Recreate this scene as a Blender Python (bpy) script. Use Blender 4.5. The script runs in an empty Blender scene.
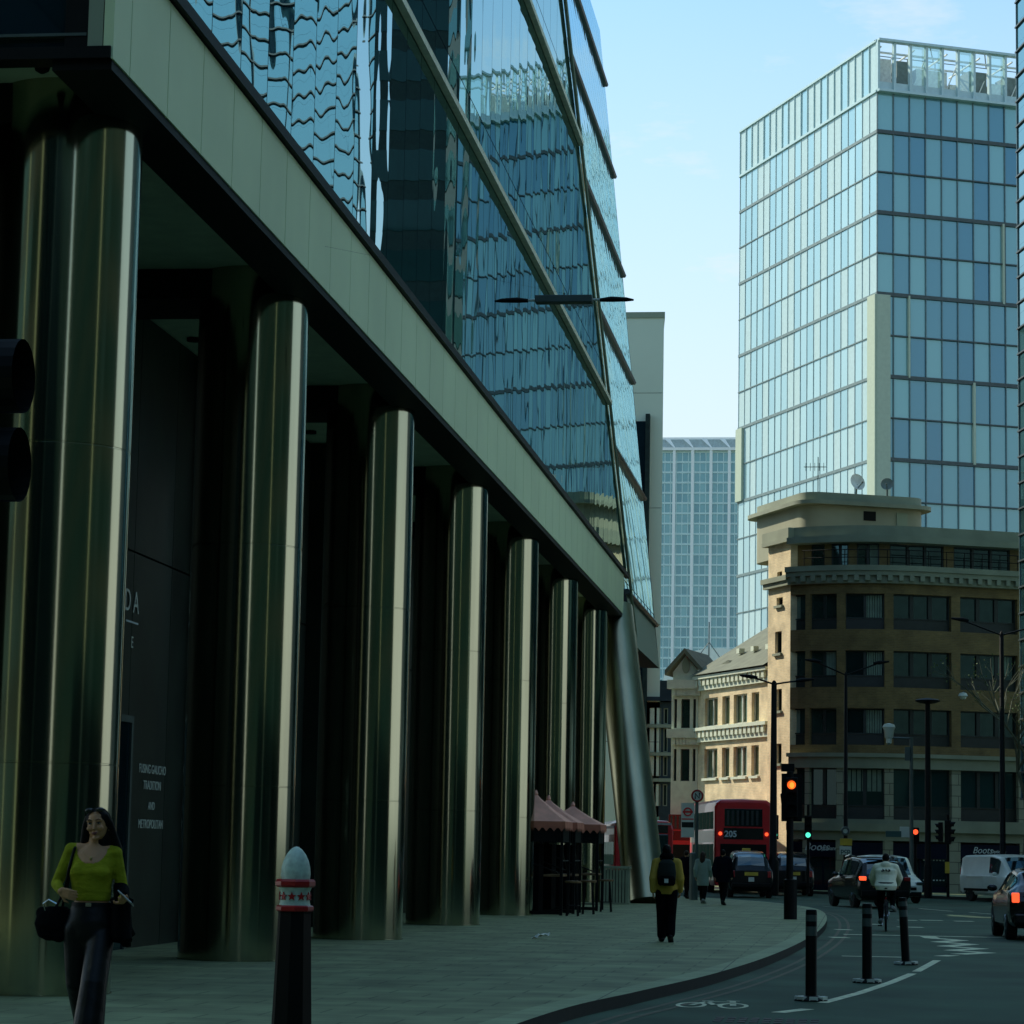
import bpy, bmesh, math, random
from mathutils import Vector, Matrix, Euler
random.seed(7)
SC = bpy.context.scene
COL = SC.collection
R = math.radians
PI = math.pi

# ------------------------------------------------------------------ camera
CAM = Vector((0, 0, 1.65)); F = 2600.0
yaw, pit, rol = R(7.70), R(7.42), R(1.08)
r0 = Vector((math.cos(yaw), math.sin(yaw), 0))
fw = Vector((-math.sin(yaw) * math.cos(pit), math.cos(yaw) * math.cos(pit), math.sin(pit)))
u0 = r0.cross(fw)
rt = math.cos(rol) * r0 + math.sin(rol) * u0
up = -math.sin(rol) * r0 + math.cos(rol) * u0
cd = bpy.data.cameras.new('camera'); cam = bpy.data.objects.new('camera', cd); COL.objects.link(cam)
cam.matrix_world = Matrix(((rt.x, up.x, -fw.x, CAM.x), (rt.y, up.y, -fw.y, CAM.y), (rt.z, up.z, -fw.z, CAM.z), (0, 0, 0, 1)))
cd.sensor_width = 36; cd.lens = 36 * F / 1024; cd.clip_end = 5000; cd.clip_start = 0.1
SC.camera = cam
SC.view_settings.view_transform = 'Standard'; SC.view_settings.look = 'None'; SC.view_settings.exposure = 0
SC.render.engine = 'CYCLES'
SC.cycles.max_bounces = 7; SC.cycles.glossy_bounces = 5; SC.cycles.diffuse_bounces = 3
SC.cycles.sample_clamp_indirect = 4
try:
    SC.cycles.use_denoising = True
except Exception:
    pass

def ray(x, y): return fw + rt * ((x - 512) / F) - up * ((y - 512) / F)
def AY(x, y, Y):                       # measured picture point at a known depth
    d = ray(x, y); return CAM + d * (Y / d.y)

# ------------------------------------------------------------------ light
SUN_AZ = Vector((-0.85, 0.53, 0)).normalized(); SUN_EL = R(38)
sd = Vector((SUN_AZ.x * math.cos(SUN_EL), SUN_AZ.y * math.cos(SUN_EL), math.sin(SUN_EL)))
sl = bpy.data.lights.new('sun', 'SUN'); sl.energy = 5.0; sl.angle = R(0.5); sl.color = (1.0, 0.9, 0.72)
so = bpy.data.objects.new('sun', sl); COL.objects.link(so)
so.rotation_euler = (-sd).to_track_quat('-Z', 'Y').to_euler(); so.location = (-60, 40, 90)

W = bpy.data.worlds.new('World'); SC.world = W; W.use_nodes = True
wn = W.node_tree.nodes; wl = W.node_tree.links; wn.clear()
wo = wn.new('ShaderNodeOutputWorld'); bg = wn.new('ShaderNodeBackground'); sky = wn.new('ShaderNodeTexSky')
sky.sky_type = 'NISHITA'; sky.sun_disc = False; sky.sun_elevation = SUN_EL
sky.sun_rotation = math.atan2(SUN_AZ.x, SUN_AZ.y); sky.air_density = 1.0; sky.dust_density = 0.6; sky.ozone_density = 1.5
tc = wn.new('ShaderNodeTexCoord')
hsv = wn.new('ShaderNodeMix'); hsv.data_type = 'RGBA'; hsv.blend_type = 'MULTIPLY'; hsv.inputs[0].default_value = 1
wl.new(sky.outputs[0], hsv.inputs[6]); hsv.inputs[7].default_value = (1.2, 1.85, 1.95, 1)
mp = wn.new('ShaderNodeMapping'); mp.inputs['Scale'].default_value = (2.2, 2.2, 7.0)
wl.new(tc.outputs['Generated'], mp.inputs[0])
nz = wn.new('ShaderNodeTexNoise'); nz.inputs['Scale'].default_value = 2.3; nz.inputs['Detail'].default_value = 7; nz.inputs['Roughness'].default_value = 0.62
wl.new(mp.outputs[0], nz.inputs['Vector'])
cr = wn.new('ShaderNodeMapRange'); cr.inputs[1].default_value = 0.50; cr.inputs[2].default_value = 0.72; cr.inputs[3].default_value = 0.0; cr.inputs[4].default_value = 0.85
wl.new(nz.outputs[0], cr.inputs[0])
sx = wn.new('ShaderNodeSeparateXYZ'); wl.new(tc.outputs['Generated'], sx.inputs[0])
hz = wn.new('ShaderNodeMapRange'); hz.inputs[1].default_value = 0.10; hz.inputs[2].default_value = 0.40; hz.inputs[3].default_value = 1.0; hz.inputs[4].default_value = 0.0
wl.new(sx.outputs[2], hz.inputs[0])
mx = wn.new('ShaderNodeMath'); mx.operation = 'MAXIMUM'; wl.new(cr.outputs[0], mx.inputs[0]); wl.new(hz.outputs[0], mx.inputs[1])
cm = wn.new('ShaderNodeMix'); cm.data_type = 'RGBA'; wl.new(mx.outputs[0], cm.inputs[0]); wl.new(hsv.outputs[2], cm.inputs[6])
cm.inputs[7].default_value = (7.7, 8.4, 8.5, 1)
wl.new(cm.outputs[2], bg.inputs[0]); bg.inputs[1].default_value = 0.11
wl.new(bg.outputs[0], wo.inputs[0])

# ------------------------------------------------------------------ materials
def mat(name, c, rough=0.6, metal=0.0, spec=0.5, var=0.18, vscale=3.0, bump=0.0, bscale=40.0, emit=None, coat=0.0, stretch=None, bdetail=4):
    m = bpy.data.materials.new(name); m.use_nodes = True
    n = m.node_tree.nodes; l = m.node_tree.links; p = n['Principled BSDF']
    p.inputs['Roughness'].default_value = rough; p.inputs['Metallic'].default_value = metal
    p.inputs['Specular IOR Level'].default_value = spec
    if coat: p.inputs['Coat Weight'].default_value = coat; p.inputs['Coat Roughness'].default_value = 0.05
    if emit:
        p.inputs['Emission Color'].default_value = (*emit[:3], 1); p.inputs['Emission Strength'].default_value = emit[3]
    t = n.new('ShaderNodeTexCoord'); mpp = n.new('ShaderNodeMapping'); l.new(t.outputs['Object'], mpp.inputs[0])
    if stretch: mpp.inputs['Scale'].default_value = stretch
    nn = n.new('ShaderNodeTexNoise'); nn.inputs['Scale'].default_value = vscale; nn.inputs['Detail'].default_value = 6
    l.new(mpp.outputs[0], nn.inputs['Vector'])
    mr = n.new('ShaderNodeMapRange'); mr.inputs[1].default_value = 0.3; mr.inputs[2].default_value = 0.7
    mr.inputs[3].default_value = 1 - var; mr.inputs[4].default_value = 1 + var; l.new(nn.outputs[0], mr.inputs[0])
    vm = n.new('ShaderNodeVectorMath'); vm.operation = 'SCALE'; vm.inputs[0].default_value = c[:3]; l.new(mr.outputs[0], vm.inputs['Scale'])
    l.new(vm.outputs[0], p.inputs['Base Color'])
    if bump:
        b2 = n.new('ShaderNodeTexNoise'); b2.inputs['Scale'].default_value = bscale; b2.inputs['Detail'].default_value = bdetail
        l.new(mpp.outputs[0], b2.inputs['Vector'])
        bp = n.new('ShaderNodeBump'); bp.inputs['Strength'].default_value = 1; bp.inputs['Distance'].default_value = bump
        l.new(b2.outputs[0], bp.inputs['Height']); l.new(bp.outputs[0], p.inputs['Normal'])
    return m

def brickmat(name, c1, c2, mortar, bw=0.23, bh=0.075, mort=0.012, rough=0.85, coord='UV', offset=0.5, var=0.25, bump=0.004):
    m = mat(name, c1, rough, var=var, vscale=1.2)
    n = m.node_tree.nodes; l = m.node_tree.links; p = n['Principled BSDF']
    t = [x for x in n if x.type == 'TEX_COORD'][0]
    b = n.new('ShaderNodeTexBrick'); b.inputs['Scale'].default_value = 1
    b.inputs['Color1'].default_value = (*c1, 1); b.inputs['Color2'].default_value = (*c2, 1); b.inputs['Mortar'].default_value = (*mortar, 1)
    b.inputs['Mortar Size'].default_value = mort; b.inputs['Brick Width'].default_value = bw; b.inputs['Row Height'].default_value = bh
    b.offset = offset
    l.new(t.outputs[coord], b.inputs['Vector'])
    vm = [x for x in n if x.type == 'VECT_MATH'][0]; l.new(b.outputs['Color'], vm.inputs[0])
    if bump:
        bp = n.new('ShaderNodeBump'); bp.invert = True; bp.inputs['Distance'].default_value = bump
        l.new(b.outputs['Fac'], bp.inputs['Height']); l.new(bp.outputs[0], p.inputs['Normal'])
    return m

def glassmat(name, inner, tint, refl=0.55, rough=0.02, pw=None, ph=None, wob=0.0, wscale=(1, 1, 1), line=(0.01, 0.015, 0.02), lw=0.025, inner_var=0.4, pillow=0.0, face_rnd=False, fres=True, inner2=None):
    """opaque-looking pane of a big building: a dark room behind a mirror-like coating"""
    m = bpy.data.materials.new(name); m.use_nodes = True
    n = m.node_tree.nodes; l = m.node_tree.links; n.clear()
    out = n.new('ShaderNodeOutputMaterial'); mix = n.new('ShaderNodeMixShader'); d = n.new('ShaderNodeBsdfDiffuse'); g = n.new('ShaderNodeBsdfGlossy')
    g.inputs['Color'].default_value = (*tint, 1); g.inputs['Roughness'].default_value = rough
    l.new(d.outputs[0], mix.inputs[1]); l.new(g.outputs[0], mix.inputs[2])
    t = n.new('ShaderNodeTexCoord')
    if fres:
        lwn = n.new('ShaderNodeLayerWeight'); lwn.inputs[0].default_value = 0.35
        mr = n.new('ShaderNodeMapRange'); mr.inputs[3].default_value = refl; mr.inputs[4].default_value = min(1, refl + 0.4)
        l.new(lwn.outputs['Facing'], mr.inputs[0]); l.new(mr.outputs[0], mix.inputs[0])
    else:
        mix.inputs[0].default_value = refl
    if face_rnd:
        a = n.new('ShaderNodeAttribute'); a.attribute_name = 'rnd'; fac = a.outputs['Fac']
    else:
        nn = n.new('ShaderNodeTexNoise'); nn.inputs['Scale'].default_value = 0.6; l.new(t.outputs['Object'], nn.inputs['Vector']); fac = nn.outputs[0]
    mc = n.new('ShaderNodeMix'); mc.data_type = 'RGBA'; l.new(fac, mc.inputs[0])
    i2 = inner2 or tuple(min(1, v * (1 + inner_var * 3)) for v in inner)
    mc.inputs[6].default_value = (*inner, 1); mc.inputs[7].default_value = (*i2, 1)
    l.new(mc.outputs[2], d.inputs[0])
    last = mix.outputs[0]
    if pw:
        s = n.new('ShaderNodeSeparateXYZ'); l.new(t.outputs['UV'], s.inputs[0])
        def fr(o, w):
            q = n.new('ShaderNodeMath'); q.operation = 'DIVIDE'; l.new(o, q.inputs[0]); q.inputs[1].default_value = w
            f = n.new('ShaderNodeMath'); f.operation = 'FRACT'; l.new(q.outputs[0], f.inputs[0])
            a_ = n.new('ShaderNodeMath'); a_.operation = 'SUBTRACT'; l.new(f.outputs[0], a_.inputs[0]); a_.inputs[1].default_value = 0.5
            return a_.outputs[0], q.outputs[0]
        a, au = fr(s.outputs[0], pw); b, bv = fr(s.outputs[1], ph)
        def sq(o):
            q = n.new('ShaderNodeMath'); q.operation = 'MULTIPLY'; l.new(o, q.inputs[0]); l.new(o, q.inputs[1]); return q.outputs[0]
        def ab(o, w):
            q = n.new('ShaderNodeMath'); q.operation = 'ABSOLUTE'; l.new(o, q.inputs[0])
            c = n.new('ShaderNodeMath'); c.operation = 'GREATER_THAN'; l.new(q.outputs[0], c.inputs[0]); c.inputs[1].default_value = 0.5 - w; return c.outputs[0]
        dl = n.new('ShaderNodeBsdfDiffuse'); dl.inputs[0].default_value = (*line, 1)
        mm = n.new('ShaderNodeMath'); mm.operation = 'MAXIMUM'; l.new(ab(a, lw / pw), mm.inputs[0]); l.new(ab(b, lw / ph), mm.inputs[1])
        m2 = n.new('ShaderNodeMixShader'); l.new(mm.outputs[0], m2.inputs[0]); l.new(mix.outputs[0], m2.inputs[1]); l.new(dl.outputs[0], m2.inputs[2]); last = m2.outputs[0]
        if wob or pillow:
            mpp = n.new('ShaderNodeMapping'); mpp.inputs['Scale'].default_value = wscale; l.new(t.outputs['UV'], mpp.inputs[0])
            no = n.new('ShaderNodeTexNoise'); no.inputs['Scale'].default_value = 1.0; no.inputs['Detail'].default_value = 1.0; l.new(mpp.outputs[0], no.inputs['Vector'])
            h1 = n.new('ShaderNodeMath'); h1.operation = 'MULTIPLY'; l.new(no.outputs[0], h1.inputs[0]); h1.inputs[1].default_value = wob
            ss = n.new('ShaderNodeMath'); ss.operation = 'ADD'; l.new(sq(a), ss.inputs[0])
            # a twisted pillow: each pane bows and twists a little
            tw = n.new('ShaderNodeMath'); tw.operation = 'MULTIPLY'; l.new(sq(a), tw.inputs[0]); l.new(b, tw.inputs[1]); l.new(tw.outputs[0], ss.inputs[1])
            h2 = n.new('ShaderNodeMath'); h2.operation = 'MULTIPLY_ADD'; l.new(ss.outputs[0], h2.inputs[0]); h2.inputs[1].default_value = pillow; l.new(h1.outputs[0], h2.inputs[2])
            bp = n.new('ShaderNodeBump'); bp.inputs['Strength'].default_value = 1; bp.inputs['Distance'].default_value = 1
            l.new(h2.outputs[0], bp.inputs['Height']); l.new(bp.outputs[0], g.inputs['Normal'])
    l.new(last, out.inputs[0])
    return m

M = {}
M['asphalt'] = mat('asphalt', (0.034, 0.080, 0.050), 0.78, spec=0.25, var=0.42, vscale=0.45, bump=0.004, bscale=60)
M['paving'] = brickmat('paving_slabs', (0.210, 0.265, 0.138), (0.178, 0.228, 0.117), (0.10, 0.135, 0.066), 0.9, 0.6, 0.014, 0.75, 'UV', 0.5, 0.34, 0.003)
M['kerb'] = brickmat('kerb_granite', (0.26, 0.34, 0.18), (0.23, 0.30, 0.16), (0.09, 0.115, 0.065), 0.9, 0.5, 0.01, 0.7, 'UV', 0, 0.2, 0.003)
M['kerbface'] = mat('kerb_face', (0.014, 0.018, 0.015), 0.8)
M['white_paint'] = mat('road_paint', (0.62, 0.68, 0.46), 0.7, var=0.35, vscale=7)
M['yellow_paint'] = mat('yellow_line_paint', (0.075, 0.08, 0.045), 0.75, var=0.4, vscale=6)
M['steel'] = mat('stainless_steel', (0.33, 0.34, 0.24), 0.115, 1.0, var=0.22, vscale=1.3, bump=0.004, bscale=1.0, stretch=(1.6, 1.6, 0.10), bdetail=0.5)
M['steel_warm'] = mat('brushed_steel_warm', (0.42, 0.39, 0.25), 0.3, 1.0, var=0.2, vscale=1.2, bump=0.004, bscale=1.0, stretch=(1.6, 1.6, 0.1), bdetail=0.5)
M['stone_dark'] = mat('dark_stone', (0.016, 0.026, 0.018), 0.42, spec=0.3, var=0.4, vscale=1.2)
M['fascia'] = mat('fascia_panel', (0.70, 0.84, 0.50), 0.5, var=0.08, vscale=0.4)
M['soffit'] = mat('soffit_panel', (0.5, 0.62, 0.46), 0.6, var=0.1)
M['black'] = mat('black_metal', (0.004, 0.006, 0.006), 0.55, var=0.2, spec=0.15)
M['bollard'] = mat('bollard_black', (0.003, 0.0045, 0.004), 0.5, var=0.2, spec=0.12)
M['blackg'] = mat('black_gloss_paint', (0.005, 0.008, 0.008), 0.2, coat=0.3, var=0.2)
M['rubber'] = mat('rubber', (0.012, 0.012, 0.012), 0.85)
M['olive'] = mat('transom_olive', (0.72, 0.70, 0.48), 0.5)
M['navy'] = mat('dark_blue_metal', (0.012, 0.03, 0.04), 0.4)
M['bglass'] = glassmat('office_glass', (0.006, 0.02, 0.028), (0.52, 0.72, 0.74), 0.54, 0.004, 1.42, 5.3, wob=0.0052, wscale=(0.70, 0.36, 1), pillow=0.006, lw=0.014)
M['bglass2'] = glassmat('office_glass_end', (0.010, 0.028, 0.034), (0.58, 0.82, 0.92), 0.52, 0.01, 1.42, 5.3, wob=0.012, wscale=(0.8, 0.4, 1), pillow=0.012, lw=0.02)
M['darkglass'] = glassmat('dark_glass', (0.004, 0.012, 0.016), (0.4, 0.55, 0.6), 0.08, 0.02)
M['concrete'] = mat('concrete_cladding', (0.30, 0.36, 0.25), 0.7, var=0.08, vscale=0.15)
M['slab_grey'] = mat('pale_slab_cladding', (0.70, 0.80, 0.62), 0.7, var=0.05, vscale=0.15)
M['stone'] = mat('portland_stone', (0.25, 0.285, 0.205), 0.75, var=0.14, vscale=0.9)
M['stone_sh'] = brickmat('ashlar', (0.32, 0.34, 0.245), (0.28, 0.30, 0.215), (0.11, 0.12, 0.085), 1.1, 0.5, 0.02, 0.75, 'UV', 0.5, 0.12)
M['render'] = mat('grey_render', (0.32, 0.33, 0.23), 0.8, var=0.12, vscale=0.5)
M['brick'] = brickmat('brown_brick', (0.225, 0.155, 0.055), (0.165, 0.115, 0.042), (0.185, 0.145, 0.07))
M['ybrick'] = brickmat('yellow_brick', (0.82, 0.66, 0.40), (0.70, 0.56, 0.33), (0.70, 0.62, 0.44))
M['white_stone'] = mat('white_stone', (0.62, 0.68, 0.55), 0.7, var=0.1)
M['slate'] = mat('slate_roof', (0.13, 0.15, 0.105), 0.8, var=0.2, vscale=2)
M['frame'] = mat('window_frame', (0.018, 0.027, 0.025), 0.5)
M['frame_w'] = mat('white_window_frame', (0.5, 0.52, 0.45), 0.5)
M['winglass'] = glassmat('window_glass', (0.005, 0.012, 0.012), (0.5, 0.68, 0.66), 0.10, 0.03, fres=False)
M['winglass_l'] = glassmat('curtained_window_glass', (0.014, 0.03, 0.025), (0.55, 0.75, 0.7), 0.14, 0.03, fres=False)
M['greenglass'] = glassmat('green_window_glass', (0.035, 0.065, 0.045), (0.6, 0.75, 0.65), 0.12, 0.04)
M['curtain'] = mat('pale_curtain', (0.20, 0.28, 0.22), 0.8)
M['spandrel'] = mat('grey_spandrel', (0.022, 0.029, 0.027), 0.5)
M['boots_navy'] = mat('navy_shopfront', (0.003, 0.007, 0.022), 0.5, spec=0.15)
M['letter'] = mat('pale_letter', (0.6, 0.7, 0.72), 0.5, var=0.05)
M['letter_dim'] = mat('dim_letter', (0.62, 0.68, 0.6), 0.5, var=0.25, vscale=30)
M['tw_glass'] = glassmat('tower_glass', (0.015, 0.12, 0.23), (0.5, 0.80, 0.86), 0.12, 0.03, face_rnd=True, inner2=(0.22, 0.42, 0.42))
M['tw_left'] = glassmat('tower_glass_lit_copy', (0.32, 0.49, 0.53), (0.64, 0.82, 0.85), 0.18, 0.08, face_rnd=True, inner2=(0.46, 0.62, 0.62))  # same tower glass, lightened in colour for the sunlit face
M['tw_pale'] = mat('tower_pale_panel', (0.47, 0.63, 0.63), 0.35, var=0.06)
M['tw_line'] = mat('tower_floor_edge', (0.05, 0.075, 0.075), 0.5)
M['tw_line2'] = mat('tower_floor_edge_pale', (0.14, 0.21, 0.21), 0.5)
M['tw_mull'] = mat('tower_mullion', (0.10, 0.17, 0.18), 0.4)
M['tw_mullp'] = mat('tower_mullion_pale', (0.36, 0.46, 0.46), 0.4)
M['tw_cream'] = mat('tower_cream_cladding', (0.42, 0.50, 0.38), 0.6, var=0.05)
M['plant_w'] = mat('plant_white', (0.72, 0.74, 0.68), 0.5)
M['plant_g'] = mat('plant_grey', (0.16, 0.21, 0.20), 0.6)
def screenmat():
    m = bpy.data.materials.new('roof_glass_screen'); m.use_nodes = True; n = m.node_tree.nodes; l = m.node_tree.links; n.clear()
    o = n.new('ShaderNodeOutputMaterial'); a = n.new('ShaderNodeBsdfTransparent'); a.inputs[0].default_value = (0.72, 0.88, 0.84, 1)
    g = n.new('ShaderNodeBsdfGlossy'); g.inputs[0].default_value = (0.8, 0.95, 0.92, 1); g.inputs['Roughness'].default_value = 0.05
    nn = n.new('ShaderNodeTexNoise'); nn.inputs['Scale'].default_value = 0.5; mr = n.new('ShaderNodeMapRange'); mr.inputs[3].default_value = 0.15; mr.inputs[4].default_value = 0.5
    l.new(nn.outputs[0], mr.inputs[0]); x = n.new('ShaderNodeMixShader'); l.new(mr.outputs[0], x.inputs[0]); l.new(a.outputs[0], x.inputs[1]); l.new(g.outputs[0], x.inputs[2]); l.new(x.outputs[0], o.inputs[0]); return m
M['screen'] = screenmat()
M['ft_glass'] = glassmat('far_tower_glass', (0.04, 0.20, 0.25), (0.5, 0.76, 0.82), 0.16, 0.05, face_rnd=True, inner2=(0.16, 0.38, 0.40))
M['ft_white'] = mat('far_tower_white', (0.90, 0.92, 0.86), 0.5, var=0.03)
M['ft_trans'] = mat('far_tower_transom', (0.62, 0.80, 0.76), 0.5, var=0.05)
M['bandline'] = mat('dark_teal_band', (0.02, 0.04, 0.045), 0.5)
M['bandglass'] = glassmat('office_band_glass', (0.006, 0.02, 0.02), (0.4, 0.6, 0.58), 0.03, 0.05)
M['rb_glass'] = glassmat('right_glass', (0.02, 0.06, 0.07), (0.40, 0.58, 0.62), 0.46, 0.02, 1.5, 1.0, wob=0.003, wscale=(0.6, 0.6, 1), pillow=0.002, lw=0.004)
M['bluebrick'] = mat('blue_dark_brick', (0.022, 0.048, 0.055), 0.7, var=0.25)
M['darkbld'] = mat('dark_cladding', (0.016, 0.032, 0.027), 0.6, spec=0.2, var=0.3)
M['red'] = mat('bus_red', (0.62, 0.010, 0.014), 0.35, coat=0.3, var=0.1)
M['red_dark'] = mat('bollard_red', (0.34, 0.008, 0.01), 0.35)
M['bolwhite'] = mat('bollard_white', (0.46, 0.62, 0.52), 0.5, var=0.2, vscale=20)
M['carglass'] = glassmat('car_glass', (0.006, 0.012, 0.015), (0.6, 0.78, 0.84), 0.13, 0.01)
M['cardark'] = mat('car_paint_dark', (0.004, 0.006, 0.006), 0.22, coat=0.35, spec=0.3, var=0.05)
M['cargrey'] = mat('car_paint_charcoal', (0.007, 0.011, 0.010), 0.25, coat=0.35, spec=0.3, var=0.05)
M['cab'] = mat('cab_black_paint', (0.003, 0.006, 0.007), 0.25, coat=0.3, spec=0.3, var=0.05)
M['vanwhite'] = mat('white_van_paint', (0.72, 0.80, 0.72), 0.35, coat=0.4, var=0.05)
M['chrome'] = mat('chrome', (0.5, 0.52, 0.52), 0.15, 1.0, var=0.03)
M['rim'] = mat('alloy_rim', (0.16, 0.17, 0.17), 0.35, 0.8)
M['tail_on'] = mat('tail_lamp_lit', (0.6, 0.05, 0.02), 0.3, emit=(1.0, 0.10, 0.03, 1.5))
M['tail'] = mat('tail_lamp', (0.35, 0.012, 0.012), 0.2, coat=0.5)
M['amber_on'] = mat('signal_red_lit', (0.8, 0.15, 0.02), 0.4, emit=(1.0, 0.13, 0.015, 1.25), var=0.03)
M['amber_core'] = mat('signal_core_lit', (0.9, 0.4, 0.05), 0.4, emit=(1.0, 0.36, 0.04, 1.2), var=0.03)
M['green_on'] = mat('signal_green_lit', (0.1, 0.8, 0.5), 0.4, emit=(0.10, 0.9, 0.60, 1.3), var=0.03)
M['plate_y'] = mat('yellow_plate', (0.6, 0.46, 0.05), 0.5)
M['plate_w'] = mat('white_plate', (0.6, 0.66, 0.6), 0.5)
M['sign_w'] = mat('white_sign', (0.55, 0.62, 0.54), 0.5, var=0.05)
M['sign_g'] = mat('green_sign', (0.02, 0.08, 0.07), 0.5)
M['polegrey'] = mat('galvanised_grey', (0.07, 0.10, 0.09), 0.5, 0.3)
M['skin'] = mat('skin', (0.46, 0.24, 0.11), 0.5, var=0.08, vscale=8)
M['skin_l'] = mat('fair_skin', (0.5, 0.29, 0.16), 0.5, var=0.08, vscale=8)
M['hair'] = mat('black_hair', (0.003, 0.003, 0.0028), 0.6, spec=0.12, var=0.3, vscale=30)
M['hair_b'] = mat('brown_hair', (0.03, 0.018, 0.011), 0.6, spec=0.2, var=0.3, vscale=30)
M['hair_g'] = mat('grey_hair', (0.17, 0.18, 0.17), 0.6)
M['lime'] = mat('lime_green_jersey', (0.25, 0.275, 0.016), 0.85, spec=0.1, var=0.2, vscale=7, bump=0.03, bscale=6, stretch=(1, 1, 2.2))
M['leather'] = mat('black_leather', (0.003, 0.005, 0.006), 0.42, spec=0.22, var=0.3, vscale=5, bump=0.012, bscale=7)
M['blackcloth'] = mat('black_cloth', (0.003, 0.004, 0.0045), 0.9, spec=0.05, var=0.3, bump=0.008, bscale=9)
M['denim'] = mat('dark_trousers', (0.004, 0.005, 0.006), 0.9, spec=0.05, bump=0.006, bscale=10)
M['mustard'] = mat('mustard_jacket', (0.48, 0.33, 0.06), 0.85, spec=0.1, var=0.15, bump=0.008, bscale=9)
M['greycloth'] = mat('dark_grey_cloth', (0.016, 0.024, 0.021), 0.85, spec=0.1, var=0.2)
M['greycoat'] = mat('pale_grey_coat', (0.22, 0.30, 0.24), 0.85, var=0.15, bump=0.008, bscale=9)
M['navycoat'] = mat('navy_coat', (0.003, 0.005, 0.010), 0.9, spec=0.05, bump=0.008, bscale=9)
M['cream'] = mat('cream_jacket', (0.85, 0.85, 0.62), 0.85, var=0.12, vscale=6, bump=0.012, bscale=8)
M['shoe'] = mat('pale_shoe', (0.2, 0.23, 0.21), 0.6)
M['lips'] = mat('lips', (0.15, 0.04, 0.034), 0.4)
M['eye'] = mat('eye_dark', (0.012, 0.010, 0.010), 0.15)
M['eyew'] = mat('eye_white', (0.26, 0.25, 0.23), 0.3)
M['gold'] = mat('pendant', (0.45, 0.36, 0.16), 0.3, 0.9)
M['canopy'] = mat('faded_red_canvas', (0.85, 0.42, 0.31), 0.85, var=0.15, bump=0.01, bscale=5)
M['valance'] = mat('red_valance', (0.5, 0.17, 0.10), 0.85, var=0.2)
M['wood'] = mat('counter_wood', (0.17, 0.10, 0.04), 0.6, var=0.3, vscale=6, stretch=(1, 8, 1))
M['planter'] = mat('planter_grey', (0.24, 0.29, 0.19), 0.6, var=0.15)
M['bark'] = mat('tree_bark', (0.10, 0.115, 0.075), 0.85, var=0.3)
M['bud'] = mat('spring_leaf', (0.16, 0.22, 0.07), 0.7, var=0.3)
M['paper'] = mat('paper', (0.75, 0.8, 0.7), 0.8)
M['bluestripe'] = mat('blue_band', (0.02, 0.06, 0.25), 0.4)
M['busreflect'] = mat('bus_side_reflection', (0.22, 0.20, 0.11), 0.3)  # yellowish reflection on the bus sides, painted as a flat colour
M['silver'] = mat('silver_band', (0.35, 0.4, 0.4), 0.3, 0.3)
M['yellowbox'] = mat('yellow_box', (0.55, 0.4, 0.03), 0.5)

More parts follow.
